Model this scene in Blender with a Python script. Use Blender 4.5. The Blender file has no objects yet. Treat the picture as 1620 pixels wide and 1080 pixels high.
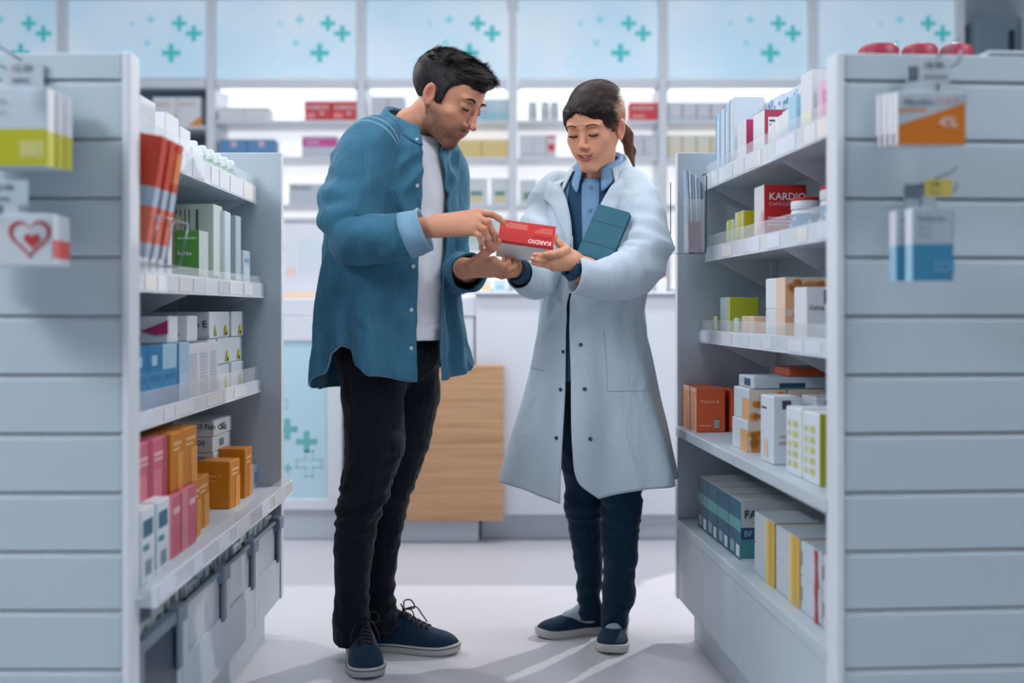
import bpy, bmesh, math, random
import numpy as np
from mathutils import Vector, Matrix, noise
C = bpy.context.scene.collection
SC = bpy.context.scene
PI = math.pi
F = 1700.0            # focal length in pixels of the 1620 px frame
HZ = 490.0            # horizon row
def at(px, py, D):    # metres from the survey of the photograph
    return Vector(((px-810)/F*D, D, 1-(py-HZ)/F*D))
def lin(c):
    return tuple((x/12.92 if x <= 0.04045 else ((x+0.055)/1.055)**2.4) for x in c)
def S(r, g, b):
    return lin((r/255., g/255., b/255.))

# ------------------------------------------------------------------ camera, world, lamps, exposure
cam = bpy.data.cameras.new('camera'); co = bpy.data.objects.new('camera', cam); C.objects.link(co)
co.location = (0, 0, 1.0); co.rotation_euler = (PI/2, 0, 0)
cam.sensor_width = 36.0; cam.lens = 36.0*F/1620; cam.shift_y = -(540-HZ)/1620
cam.dof.use_dof = True; cam.dof.focus_distance = 2.98; cam.dof.aperture_fstop = 1.4
cam.clip_start = 0.05
SC.camera = co
SC.view_settings.view_transform = 'Standard'; SC.view_settings.look = 'None'
SC.view_settings.gamma = 1.0; SC.view_settings.use_curve_mapping = False
SC.view_settings.exposure = 0.0
w = bpy.data.worlds.new('world'); SC.world = w; w.use_nodes = True
w.node_tree.nodes['Background'].inputs[0].default_value = (*S(200, 215, 235), 1)
w.node_tree.nodes['Background'].inputs[1].default_value = 0.35
def area(name, loc, aim, sx, sy, power, col, spread=PI):
    l = bpy.data.lights.new(name, 'AREA'); l.shape = 'RECTANGLE'; l.size = sx; l.size_y = sy
    l.energy = power; l.color = col; l.spread = spread
    o = bpy.data.objects.new(name, l); C.objects.link(o); o.location = loc
    o.rotation_euler = (Vector(aim)-Vector(loc)).to_track_quat('-Z', 'Y').to_euler()
    return o
def spot(name, loc, aim, power, col, size, blend, rad):
    l = bpy.data.lights.new(name, 'SPOT'); l.energy = power; l.color = col
    l.spot_size = size; l.spot_blend = blend; l.shadow_soft_size = rad
    o = bpy.data.objects.new(name, l); C.objects.link(o); o.location = loc
    o.rotation_euler = (Vector(aim)-Vector(loc)).to_track_quat('-Z', 'Y').to_euler()
    return o
LK_SPOT = spot('ceiling_spot_light', (2.35, 5.75, 2.92), (0.2, 2.7, 0.9), 310, (1, .97, .94), math.radians(75), .4, .03)
area('ceiling_light_aisle', (-0.1, 2.3, 3.02), (-0.1, 2.6, 0), 1.0, 1.6, 9, (.88, .95, 1))
area('ceiling_light_front', (-2.3, 0.9, 3.02), (-0.1, 2.6, 0.8), 1.1, 1.1, 90, (.86, .94, 1))
area('fill_light_right', (2.0, 1.5, 3.02), (0, 2.9, 1.0), .9, .9, 46, (.93, .96, 1))  # added unseen fill lamp, brightens the man's T-shirt from the front right
area('fill_light_counter', (-0.1, 3.75, 3.02), (-0.1, 4.8, 0), 4.0, 0.4, 42, (.95, .97, 1))  # added unseen fill lamp, set forward to brighten the counter front
LK_KEY = spot('ceiling_spot_light_left', (-2.6, 4.9, 2.92), (0.6, 3.2, 1.2), 110, (1, .97, .94), math.radians(80), .6, .15)

# ------------------------------------------------------------------ helpers
def tag(o, label=None, cat=None, group=None, kind=None):
    if label: o['label'] = label
    if cat: o['category'] = cat
    if group: o['group'] = group
    if kind: o['kind'] = kind
    return o
def empty(name, loc, rz=0):
    o = bpy.data.objects.new(name, None); C.objects.link(o); o.location = loc; o.rotation_euler = (0, 0, rz)
    o.empty_display_size = .05
    return o
_mats = {}
def M(name, col, rough=.5, spec=.5, metal=0., bump=0., bscale=60., var=0., vscale=6., trans=0., emis=0., alpha=1., coat=0., ior=1.45, ecol=None, sss=0.):
    if name in _mats: return _mats[name]
    m = bpy.data.materials.new(name); m.use_nodes = True; nt = m.node_tree; b = nt.nodes['Principled BSDF']
    b.inputs['Base Color'].default_value = (*col, 1); b.inputs['Roughness'].default_value = rough
    b.inputs['Specular IOR Level'].default_value = spec; b.inputs['Metallic'].default_value = metal
    b.inputs['Transmission Weight'].default_value = trans; b.inputs['Alpha'].default_value = alpha
    b.inputs['Coat Weight'].default_value = coat; b.inputs['IOR'].default_value = ior
    if sss: b.inputs['Subsurface Weight'].default_value = sss; b.inputs['Subsurface Radius'].default_value = (.012, .005, .003); b.inputs['Subsurface Scale'].default_value = 1
    if emis:
        b.inputs['Emission Color'].default_value = (*(ecol or col), 1); b.inputs['Emission Strength'].default_value = emis
    tc = nt.nodes.new('ShaderNodeTexCoord')
    if bump:
        n = nt.nodes.new('ShaderNodeTexNoise'); n.inputs['Scale'].default_value = bscale; n.inputs['Detail'].default_value = 5
        bp = nt.nodes.new('ShaderNodeBump'); bp.inputs['Strength'].default_value = bump; bp.inputs['Distance'].default_value = .004
        nt.links.new(tc.outputs['Object'], n.inputs['Vector']); nt.links.new(n.outputs['Fac'], bp.inputs['Height'])
        nt.links.new(bp.outputs['Normal'], b.inputs['Normal'])
    if var:
        n = nt.nodes.new('ShaderNodeTexNoise'); n.inputs['Scale'].default_value = vscale; n.inputs['Detail'].default_value = 4
        mx = nt.nodes.new('ShaderNodeMix'); mx.data_type = 'RGBA'
        mx.inputs['A'].default_value = (*[c*(1-var) for c in col], 1); mx.inputs['B'].default_value = (*[min(1, c*(1+var)) for c in col], 1)
        nt.links.new(tc.outputs['Object'], n.inputs['Vector']); nt.links.new(n.outputs['Fac'], mx.inputs['Factor'])
        nt.links.new(mx.outputs['Result'], b.inputs['Base Color'])
    _mats[name] = m
    return m
_cc = {}
def K(r, g, b, rough=.45):       # a printed carton colour
    k = (r, g, b)
    if k not in _cc: _cc[k] = M('carton_%d_%d_%d' % k, S(r, g, b), rough, .45, var=.03, vscale=9)
    return _cc[k]

class MB:
    def __init__(s): s.v = []; s.f = []; s.m = []; s.mats = []; s.sm = []
    def mi(s, m):
        if m not in s.mats: s.mats.append(m)
        return s.mats.index(m)
    def poly(s, pts, m, smooth=False):
        i = len(s.v); s.v += [tuple(p) for p in pts]; s.f.append(tuple(range(i, i+len(pts)))); s.m.append(s.mi(m)); s.sm.append(smooth)
    def box(s, x0, x1, y0, y1, z0, z1, m, bev=0., T=None):
        if x0 > x1: x0, x1 = x1, x0
        if y0 > y1: y0, y1 = y1, y0
        if z0 > z1: z0, z1 = z1, z0
        i = len(s.v)
        if bev <= 0:
            vs = [(x, y, z) for z in (z0, z1) for x, y in ((x0, y0), (x1, y0), (x1, y1), (x0, y1))]
            fs = [(0, 3, 2, 1), (4, 5, 6, 7), (0, 1, 5, 4), (1, 2, 6, 5), (2, 3, 7, 6), (3, 0, 4, 7)]
        else:
            b = min(bev, (x1-x0)*.45, (y1-y0)*.45, (z1-z0)*.45)
            X = ((x0, x0+b), (x1, x1-b)); Y = ((y0, y0+b), (y1, y1-b)); Z = ((z0, z0+b), (z1, z1-b))
            vs = []; idx = {}
            for a in (0, 1):
                for c in (0, 1):
                    for d in (0, 1):
                        for k in range(3):
                            p = [X[a][1], Y[c][1], Z[d][1]]; p[k] = (X[a], Y[c], Z[d])[k][0]
                            idx[a, c, d, k] = len(vs); vs.append(tuple(p))
            fs = []
            def q(*ks): fs.append(tuple(idx[k] for k in ks))
            for a in (0, 1):
                q(*[(a, c, d, 0) for c, d in ((0, 0), (1, 0), (1, 1), (0, 1))][::1 if a else -1])
                q(*[(c, a, d, 1) for c, d in ((0, 0), (1, 0), (1, 1), (0, 1))][::-1 if a else 1])
                q(*[(c, d, a, 2) for c, d in ((0, 0), (1, 0), (1, 1), (0, 1))][::1 if a else -1])
            for a in (0, 1):
                for c in (0, 1):
                    e = 1 if a == c else -1
                    q(*[(a, c, 0, 0), (a, c, 0, 1), (a, c, 1, 1), (a, c, 1, 0)][::e])
                    q(*[(a, 0, c, 2), (a, 0, c, 0), (a, 1, c, 0), (a, 1, c, 2)][::e])
                    q(*[(0, a, c, 1), (0, a, c, 2), (1, a, c, 2), (1, a, c, 1)][::e])
                    for d in (0, 1):
                        e2 = 1 if (a+c+d) % 2 == 1 else -1
                        q(*[(a, c, d, 0), (a, c, d, 1), (a, c, d, 2)][::e2])
        if T is not None: vs = [tuple(T @ Vector(p)) for p in vs]
        s.v += vs; k = s.mi(m)
        for f in fs: s.f.append(tuple(i+j for j in f)); s.m.append(k); s.sm.append(False)
    def rings(s, rings, m, closed=True, cap=(False, False), smooth=True):
        n = len(rings[0]); i = len(s.v); k = s.mi(m)
        for r in rings: s.v += [tuple(p) for p in r]
        for a in range(len(rings)-1):
            for j in range(n if closed else n-1):
                j2 = (j+1) % n
                s.f.append((i+a*n+j, i+a*n+j2, i+(a+1)*n+j2, i+(a+1)*n+j)); s.m.append(k); s.sm.append(smooth)
        if cap[0]: s.f.append(tuple(i+j for j in range(n))[::-1]); s.m.append(k); s.sm.append(smooth)
        if cap[1]: s.f.append(tuple(i+(len(rings)-1)*n+j for j in range(n))); s.m.append(k); s.sm.append(smooth)
    def lathe(s, c, prof, m, n=20, cap=(True, True), sx=1., sy=1.):
        s.rings([[(c[0]+r*sx*math.cos(2*PI*j/n), c[1]+r*sy*math.sin(2*PI*j/n), c[2]+z) for j in range(n)] for r, z in prof], m, True, cap)
    def tube(s, pts, rad, m, n=8, cap=True):
        pts = [Vector(p) for p in pts]
        if not hasattr(rad, '__len__'): rad = [rad]*len(pts)
        up = None; R = []
        for a, p in enumerate(pts):
            t = (pts[min(a+1, len(pts)-1)]-pts[max(a-1, 0)]).normalized()
            if up is None: up = Vector((0, 0, 1)) if abs(t.z) < .9 else Vector((0, 1, 0))
            x = t.cross(up).normalized(); y = x.cross(t).normalized(); up = y
            R.append([p+(x*math.cos(2*PI*j/n)+y*math.sin(2*PI*j/n))*rad[a] for j in range(n)])
        s.rings(R, m, True, (cap, cap))
    def ell(s, c, r, m, n=16, k=10, T=None):
        R = []
        for a in range(k+1):
            t = -PI/2+PI*a/k
            row = [Vector((c[0]+r[0]*math.cos(t)*math.cos(2*PI*j/n), c[1]+r[1]*math.cos(t)*math.sin(2*PI*j/n), c[2]+r[2]*math.sin(t))) for j in range(n)]
            R.append([T @ p for p in row] if T is not None else row)
        s.rings(R, m, True)
    def text(s, txt, size, o, u, v, m, bold=.0, align='LEFT'):
        """flat printed lettering: o = lower left point, u/v = directions"""
        vs, fs = glyphs(txt, bold)
        if not vs: return
        wid = max(p[0] for p in vs); off = {'LEFT': 0, 'CENTER': -wid/2, 'RIGHT': -wid}[align]
        o = Vector(o); u = Vector(u).normalized(); v = Vector(v).normalized(); i = len(s.v); k = s.mi(m)
        s.v += [tuple(o+u*(p[0]+off)*size+v*p[1]*size) for p in vs]
        for f in fs: s.f.append(tuple(i+j for j in f)); s.m.append(k); s.sm.append(False)
    def build(s, name, parent=None, T=None):
        me = bpy.data.meshes.new(name); me.from_pydata(s.v, [], s.f)
        for m in s.mats: me.materials.append(m)
        me.polygons.foreach_set('material_index', s.m); me.polygons.foreach_set('use_smooth', s.sm); me.update()
        o = bpy.data.objects.new(name, me); C.objects.link(o)
        if parent: o.parent = parent
        if T is not None: o.matrix_local = T
        return o
_gl = {}
def glyphs(txt, bold):
    k = (txt, bold)
    if k not in _gl:
        cu = bpy.data.curves.new('lettering', 'FONT'); cu.body = txt; cu.offset = bold; cu.resolution_u = 2; cu.size = 1
        o = bpy.data.objects.new('lettering', cu); C.objects.link(o)
        dg = bpy.context.evaluated_depsgraph_get(); dg.update()
        me = o.evaluated_get(dg).to_mesh()
        vs = [(v.co.x, v.co.y) for v in me.vertices]; fs = [tuple(p.vertices) for p in me.polygons]
        o.evaluated_get(dg).to_mesh_clear(); bpy.data.objects.remove(o); bpy.data.curves.remove(cu)
        _gl[k] = (vs, fs)
    return _gl[k]
def centre_shift(v, c): return [tuple(Vector(p)-c) for p in v]
ORD = ['first', 'second', 'third', 'fourth', 'fifth', 'sixth', 'seventh', 'eighth', 'ninth', 'tenth', 'eleventh', 'twelfth']

# common materials
WHITE = M('white_laminate', S(194, 205, 214), .42, .4)
WHITE2 = M('white_enamel', S(226, 230, 236), .35, .4)
SLAT = M('slatwall_laminate', S(190, 204, 213), .5, .35, var=.02)
ALU = M('brushed_aluminium', S(214, 220, 226), .35, .5, .3)
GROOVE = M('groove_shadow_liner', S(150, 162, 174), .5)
GREY = M('grey_plastic', S(120, 136, 150), .45)
DARK = M('dark_plastic', S(38, 48, 58), .5)
WIRE = M('steel_wire', S(150, 160, 170), .3, .5, .8)
ACR = M('clear_acrylic', (.93, .96, 1), .04, .5, alpha=.22)
RAIL = M('price_rail_plastic', S(222, 228, 236), .18, .6)
CARD = M('price_card', S(232, 236, 240), .4)
GLASS = M('clear_glass', (.92, .97, .97), .03, .5, alpha=.25)

# ------------------------------------------------------------------ room
FLOORM = M('vinyl_floor', S(222, 220, 226), .34, .4, bump=.03, bscale=220, var=.035, vscale=3.2)
def struct(name, mb):
    o = mb.build(name); o['kind'] = 'structure'; return o
WALLM = M('wall_paint', S(196, 206, 216), .7, .3, bump=.03, bscale=200)
b = MB(); b.box(-4.6, 4.6, -2.6, 7.2, -.1, 0, FLOORM); struct('floor', b)
b = MB(); b.box(-4.6, 4.6, -2.6, 7.2, 3.06, 3.16, M('ceiling_paint', S(222, 226, 232), .8, .2)); struct('ceiling', b)
b = MB(); b.box(-4.7, -4.6, -2.6, 7.2, 0, 3.06, WALLM); struct('wall_left', b)
b = MB(); b.box(4.6, 4.7, -2.6, 7.2, 0, 3.06, WALLM); struct('wall_right', b)
b = MB(); b.box(-4.7, 4.7, 7.1, 7.2, 0, 3.06, WALLM); struct('wall_back', b)
b = MB(); b.box(-4.7, 4.7, -2.7, -2.6, 0, 3.06, WALLM); struct('wall_front', b)
# ceiling light fixtures that carry the lamps above
def fixture(x, y, sx, sy, lab):
    r = empty('ceiling_light', (x, y, 3.06)); tag(r, lab, 'ceiling light')
    b = MB()
    for a in (-1, 1):
        b.box(a*sx/2-.02, a*sx/2+.02, -sy/2-.02, sy/2+.02, -.03, 0, WHITE2); b.box(-sx/2, sx/2, a*sy/2-.02, a*sy/2+.02, -.03, 0, WHITE2)
    b.build('frame', r)
    b = MB(); b.box(-sx/2, sx/2, -sy/2, sy/2, -.012, -.004, M('lit_diffuser', (1, 1, 1), .5, emis=1.6)); b.build('diffuser', r)
fixture(2.0, 1.5, .9, .9, 'added square fill light panel, out of view over the right of the shop front')
fixture(-.1, 2.3, 1.0, 1.6, 'long white ceiling light panel over the aisle between the racks')
fixture(-2.3, .9, 1.1, 1.1, 'square white ceiling light panel over the left of the front of the shop')
fixture(-.1, 3.75, 4.0, .4, 'added wide shallow fill light panel, out of view before the pharmacy counter')
for o_, lab in ((LK_SPOT, 'small ceiling spotlight at the back right of the shop'), (LK_KEY, 'small ceiling spotlight at the back left of the shop')):
    r = empty('spotlight', o_.location); tag(r, lab, 'spotlight')
    b = MB(); b.tube([(0, 0, .14), (0, 0, .05)], .012, DARK); b.build('stem', r)
    q = o_.rotation_euler.to_matrix()
    b = MB(); b.rings([[q @ Vector((rr*math.cos(t*PI/10), rr*math.sin(t*PI/10), zz)) for t in range(20)] for rr, zz in ((.075, .0), (.08, .03), (.075, .12), (.03, .14))], DARK, True, (False, True)); b.build('shade', r)
# ------------------------------------------------------------------ back wall shelving with backlit header panels
BY, BD = 6.4, .32            # front of the shelving, its depth
BS = F/BY
def bx_(px): return (px-810)/BS
def bz_(py): return 1+(HZ-py)/BS
PX = [-142, 97, 333, 571, 811, 1049, 1287, 1520]
PANEL = []
def header_mat():
    m = bpy.data.materials.new('backlit_print'); m.use_nodes = True; nt = m.node_tree; b = nt.nodes['Principled BSDF']
    tc = nt.nodes.new('ShaderNodeTexCoord'); n = nt.nodes.new('ShaderNodeTexNoise'); n.inputs['Scale'].default_value = 1.3; n.inputs['Detail'].default_value = 2
    r = nt.nodes.new('ShaderNodeValToRGB'); r.color_ramp.elements[0].position = .35; r.color_ramp.elements[0].color = (*S(176, 206, 224), 1)
    r.color_ramp.elements[1].position = .68; r.color_ramp.elements[1].color = (*S(204, 216, 226), 1)
    nt.links.new(tc.outputs['Object'], n.inputs['Vector']); nt.links.new(n.outputs['Fac'], r.inputs['Fac'])
    nt.links.new(r.outputs['Color'], b.inputs['Base Color']); nt.links.new(r.outputs['Color'], b.inputs['Emission Color'])
    b.inputs['Emission Strength'].default_value = .42; b.inputs['Roughness'].default_value = .3
    return m
HM = header_mat()
TEAL1 = M('teal_print_strong', S(66, 178, 182), .4, emis=.38, ecol=S(66, 178, 182))
TEAL2 = M('teal_print_soft', S(120, 196, 206), .4, emis=.4, ecol=S(120, 196, 206))
TEAL3 = M('teal_print_outline', S(160, 210, 222), .4, emis=.45, ecol=S(160, 210, 222))
def cross(b, x, z, r, y, m, t=.28):
    w_ = r*t
    b.poly([(x-r, y, z-w_), (x+r, y, z-w_), (x+r, y, z+w_), (x-r, y, z+w_)], m)
    b.poly([(x-w_, y, z+w_), (x+w_, y, z+w_), (x+w_, y, z+r), (x-w_, y, z+r)], m)
    b.poly([(x-w_, y, z-r), (x+w_, y, z-r), (x+w_, y, z-w_), (x-w_, y, z-w_)], m)
def cross_line(b, x, z, r, y, m, t=.3, e=.006):
    w_ = r*t; P = [(-r, -w_), (-w_, -w_), (-w_, -r), (w_, -r), (w_, -w_), (r, -w_), (r, w_), (w_, w_), (w_, r), (-w_, r), (-w_, w_), (-r, w_)]
    for i in range(12):
        (a, c), (d, f) = P[i], P[(i+1) % 12]
        x0, x1 = sorted((a, d)); z0, z1 = sorted((c, f))
        b.poly([(x+x0-e/2, y, z+z0-e/2), (x+x1+e/2, y, z+z0-e/2), (x+x1+e/2, y, z+z1+e/2), (x+x0-e/2, y, z+z1+e/2)], m)
CR = [(140, 29, 12, 1), (209, 35, 13, 2), (171, 30, 7, 2), (141, 37, 5, 3)]
unit = empty('wall_shelving', (0, BY, 0)); tag(unit, 'white wall shelving unit with glowing blue cross header panels behind the counter', 'shelving')
for px in PX:
    b = MB(); x = bx_(px); b.box(x-.026, x+.026, 0, BD, .06, 2.86, WHITE2, .003); b.build('upright', unit)
b = MB(); b.box(bx_(PX[0]), bx_(PX[-1]), -.012, BD, 2.86, 2.95, WHITE, .004); b.build('top_rail', unit)
GLOW = M('backlit_panel', (1, 1, 1), .5, emis=.55, ecol=(1, .985, 1))
LED = M('led_strip', (1, 1, 1), .5, emis=1.5)
for i in range(len(PX)-1):
    x0, x1 = bx_(PX[i])+.03, bx_(PX[i+1])-.03
    b = MB(); b.box(x0, x1, .03, .05, bz_(122), 2.855, HM, .002)
    hp = b.build('header_panel', unit)
    b = MB(); sx = (x1-x0)/226*BS
    ox = bx_(PX[i]); y = .0285
    for (cx, cy, r, k) in ((186, 35, 12, 1), (209, 51, 13, 1), (173, 82, 15, 1), (141, 29, 7, 2), (135, 66, 6, 2), (110, 35, 4, 2), (106, 97, 20, 3)):
        # crosses printed in the same places on every panel
        X = ox+(cx-7)/BS+.02; Z = bz_(cy)
        (cross_line if k == 3 else cross)(b, X, Z, r/BS, y, (TEAL1, TEAL1, TEAL2, TEAL3)[k])
    for (cx, cy, r) in ((196, 68, 17), (150, 95, 10)):
        X = ox+(cx-14)/BS+.02; Z = bz_(cy)
        for k in range(3): b.box(X-r/BS, X+r/BS, y, y+.0005, Z-.003+k*.05*(r/17), Z+.001+k*.05*(r/17), TEAL3) if k == 0 else None
    b.build('printed_cross_pattern', hp)['kind'] = 'stuff'
    b = MB(); b.box(x0, x1, 0, .10, bz_(139), bz_(125), WHITE2, .003); b.build('light_rail', unit)
    b = MB()
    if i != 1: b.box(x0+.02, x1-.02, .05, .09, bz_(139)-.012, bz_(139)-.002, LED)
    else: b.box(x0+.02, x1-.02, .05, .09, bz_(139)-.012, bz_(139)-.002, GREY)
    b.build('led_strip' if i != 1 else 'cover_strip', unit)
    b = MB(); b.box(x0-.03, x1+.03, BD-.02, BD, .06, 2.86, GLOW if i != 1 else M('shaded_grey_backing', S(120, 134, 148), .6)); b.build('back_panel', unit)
    for py in (190, 248, 323, 390, 457, 520, 600):
        if i == 1 and py == 190: py = 199
        b = MB(); b.box(x0, x1, .0, BD-.02, bz_(py)-.018, bz_(py), WHITE2, .002); b.build('shelf_board', unit)
def decal(b, face, w_, d_, h_, u0, v0, u1, v1, m, e=.0007):
    """a printed field on a box face; face n = near (-y), r = +x, l = -x, t = top"""
    if face == 'n': P = [(-w_/2+u*w_, -d_/2-e, v*h_) for u, v in ((u0, v0), (u1, v0), (u1, v1), (u0, v1))]
    elif face == 'r': P = [(w_/2+e, -d_/2+u*d_, v*h_) for u, v in ((u0, v0), (u1, v0), (u1, v1), (u0, v1))]
    elif face == 'l': P = [(-w_/2-e, d_/2-u*d_, v*h_) for u, v in ((u0, v0), (u1, v0), (u1, v1), (u0, v1))]
    else: P = [(-w_/2+u*w_, -d_/2+v*d_, h_+e) for u, v in ((u0, v0), (u1, v0), (u1, v1), (u0, v1))]
    b.poly(P, m)
def tri(b, face, w_, d_, h_, pts, m, e=.0009):
    if face == 'n': P = [(-w_/2+u*w_, -d_/2-e, v*h_) for u, v in pts]
    elif face == 'r': P = [(w_/2+e, -d_/2+u*d_, v*h_) for u, v in pts]
    else: P = [(-w_/2-e, d_/2-u*d_, v*h_) for u, v in pts]
    b.poly(P, m)
def ftext(b, face, w_, d_, h_, u, v, size, txt, m, bold=.01, e=.0026, align='LEFT', vert=False):
    if face == 'n': o = (-w_/2+u*w_, -d_/2-e, v*h_); U = Vector((1, 0, 0))
    elif face == 'r': o = (w_/2+e, -d_/2+u*d_, v*h_); U = Vector((0, 1, 0))
    elif face == 'l': o = (-w_/2-e, d_/2-u*d_, v*h_); U = Vector((0, -1, 0))
    else: o = (-w_/2+u*w_, -d_/2+v*d_, h_+e); U = Vector((1, 0, 0))
    V = Vector((0, 0, 1)) if face != 't' else Vector((0, 1, 0))
    if vert: U, V = V, -U
    b.text(txt, size, o, U, V, m, bold, align)
INK = K(52, 62, 76)
def flap(b, w_, d_, h_, base):
    """closing flap edge line on top of a carton"""
    dk = M('carton_fold_line', S(140, 146, 152), .6)
    b.box(-w_/2+.002, w_/2-.002, -d_/2+.0015, -d_/2+.003, h_-.0003, h_+.0006, dk)
def carton(name, w_, d_, h_, base, fields=(), tris=(), texts=(), parent=None):
    b = MB(); b.box(-w_/2, w_/2, -d_/2, d_/2, 0, h_, base, min(.0022, w_*.04)); flap(b, w_, d_, h_, base)
    for i, f in enumerate(fields): decal(b, f[0], w_, d_, h_, *f[1:], e=.0005+.00012*i)
    for f in tris: tri(b, f[0], w_, d_, h_, *f[1:], e=.0022)
    for t in texts: ftext(b, t[0], w_, d_, h_, *t[1:])
    return b.build(name)
rng = random.Random(4)
Wt = K(232, 234, 238); Wc = K(220, 226, 232)
def wall_row(name, xs, py0, py1, mk, lab, cat='box', group=None, ord_=True, d_=.12, word='from the left'):
    n = len(xs); z = bz_(py1); h_ = bz_(py0)-z
    for i, (a, c) in enumerate(xs):
        w_ = (c-a)/BS-.003
        o = mk(name, w_, d_, h_, i); o.location = (bx_((a+c)/2), BY+.03+d_/2, z+.0006)
        tag(o, (lab % ORD[i]) if '%s' in lab else lab, cat, group)
def split(a, c, n): return [(a+(c-a)*i/n, a+(c-a)*(i+1)/n) for i in range(n)]
def mk_plain(base, fields=(), tris=(), texts=()):
    return lambda name, w_, d_, h_, i: carton(name, w_, d_, h_, base, fields, tris, texts)
OR = K(236, 150, 40); YL = K(240, 205, 110); RD = K(222, 62, 70); MG = K(214, 80, 160); BL = K(96, 150, 196)
wall_row('medicine_box', split(238, 316, 2), 152, 199, mk_plain(Wt, tris=[('n', [(.45, 0), (1, 0), (1, .38)], OR)], texts=[('n', .1, .7, .03, 'RELAX', K(236, 170, 110))]),
         '%s white box with orange corner in the unlit far left bay', group='white boxes with orange corners in the unlit bay')
wall_row('medicine_box', split(343, 425, 2), 169, 190, mk_plain(Wt, fields=[('n', 0, .78, 1, 1, K(214, 216, 222))], tris=[('n', [(.05, .1), (.45, .2), (.95, .7), (.6, .3)], YL)]),
         '%s low white box with yellow wave on the lit shelf left of the man', group='low white boxes with yellow waves')
wall_row('medicine_box', split(480, 566, 2), 159, 190, mk_plain(RD, fields=[('n', .08, .15, .4, .4, K(240, 150, 150))], texts=[('n', .1, .6, .035, 'KARDIO', Wt), ('n', .55, .3, .03, '30', Wt)]),
         '%s bright red box on the lit shelf left of the man', group='red boxes left of the man')
wall_row('medicine_box', split(345, 433, 2), 219, 247, mk_plain(BL, fields=[('n', 0, 0, 1, .18, K(130, 178, 214)), ('n', .42, .55, .62, .9, K(220, 190, 210))]),
         '%s steel blue box on the lit shelf above the left rack', group='steel blue boxes above the left rack')
wall_row('medicine_box', split(476, 532, 1), 214, 248, mk_plain(K(206, 210, 220), fields=[('n', 0, .5, 1, .9, MG), ('n', .12, .6, .5, .8, K(226, 150, 200))]),
         'pale grey box with a magenta band behind the shoulder of the man')
wall_row('medicine_box', split(455, 512, 1), 290, 323, mk_plain(K(208, 214, 222), texts=[('n', .08, .74, .03, 'Dermacin', INK)]), 'pale grey box standing behind the elbow of the man')
wall_row('medicine_box', split(586, 640, 2), 152, 190, mk_plain(K(212, 214, 222), fields=[('n', .1, .1, .9, .2, K(180, 190, 205))]), '%s pale grey box on the top lit shelf behind the man', group='pale grey boxes behind the man')
wall_row('medicine_box', split(748, 808, 3), 156, 190, mk_plain(K(200, 216, 226), fields=[('n', 0, 0, 1, .45, K(160, 206, 220))]), '%s pale teal box on the top shelf right of the face of the man', group='pale teal boxes beside the face of the man')
wall_row('medicine_box', split(668, 808, 3), 219, 248, mk_plain(K(234, 206, 140), fields=[('n', 0, .82, 1, 1, K(240, 218, 165))]), '%s sand yellow box in the row under the chin of the man', group='sand yellow boxes beneath the chin of the man')
wall_row('medicine_box', [(736, 771), (776, 806)], 281, 323, mk_plain(K(220, 224, 228), fields=[('n', .22, .1, .78, .32, K(232, 210, 150)), ('n', .22, .36, .78, .5, K(70, 140, 120))]),
         '%s pale box with green and yellow label between the two people', group='pale boxes with green and yellow labels')
def mk_jar(name, w_, d_, h_, i):
    b = MB(); r = w_/2; b.lathe((0, 0, 0), [(r*.96, 0), (r, .006), (r, h_*.78), (r*.85, h_*.82)], K(216, 220, 224), 18)
    b.lathe((0, 0, h_*.8), [(r*.88, 0), (r*.9, .004), (r*.9, h_*.19), (r*.8, h_*.2)], K(190, 196, 202), 18)
    b.lathe((0, 0, h_*.2), [(r*1.01, 0), (r*1.01, h_*.45)], K(196, 204, 206), 18, (False, False))
    return b.build(name)
wall_row('pill_jar', [(836, 850), (856, 870), (871, 885)], 160, 190, mk_jar, '%s white screw-top jar left of the head of the woman', 'jar', group='white jars left of the head of the woman', d_=.06)
wall_row('medicine_box', split(996, 1042, 1), 161, 190, mk_plain(RD, fields=[('n', .1, .15, .55, .35, K(240, 150, 150))], texts=[('n', .1, .6, .035, 'KARDIO', Wt)]), 'bright red box on the lit shelf right of the head of the woman')
wall_row('medicine_box', split(822, 864, 2), 213, 248, mk_plain(K(216, 218, 226), fields=[('n', .1, .1, .8, .2, K(190, 196, 210))]), '%s pale lilac box on the second lit shelf between the people', group='pale lilac boxes between the people')
wall_row('medicine_box', split(864, 880, 1), 213, 248, mk_plain(K(226, 214, 218), fields=[('n', .2, .3, .9, .62, RD), ('n', 0, .9, 1, 1, K(214, 80, 90))]), 'narrow white box with a red spot left of the face of the woman')
wall_row('medicine_box', split(996, 1042, 2), 212, 248, mk_plain(K(212, 216, 226), fields=[('n', .15, .1, .4, .3, K(214, 190, 190))]), '%s pale grey box on the shelf beside the ponytail', group='pale grey boxes beside the ponytail')
wall_row('medicine_box', split(1057, 1240, 8), 161, 190, mk_plain(K(222, 222, 228), fields=[('n', 0, 0, .12, 1, K(196, 198, 206)), ('n', .2, 0, .9, .3, K(206, 212, 222))]),
         '%s plain white box in the upper row above the right rack', group='white boxes in the upper row above the right rack')
wall_row('medicine_box', split(1057, 1240, 8), 213, 248, mk_plain(K(230, 228, 214), fields=[('n', 0, 0, .12, 1, K(220, 208, 160)), ('n', .2, .1, .9, .5, K(236, 222, 200))]),
         '%s cream box in the lower row above the right rack', group='cream boxes in the lower row above the right rack')
wall_row('medicine_box', split(446, 500, 1), 345, 390, mk_plain(K(212, 214, 224), texts=[('n', .1, .6, .03, 'Panacur', K(150, 156, 170))]), 'large pale lilac carton low behind the back of the man')
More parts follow.
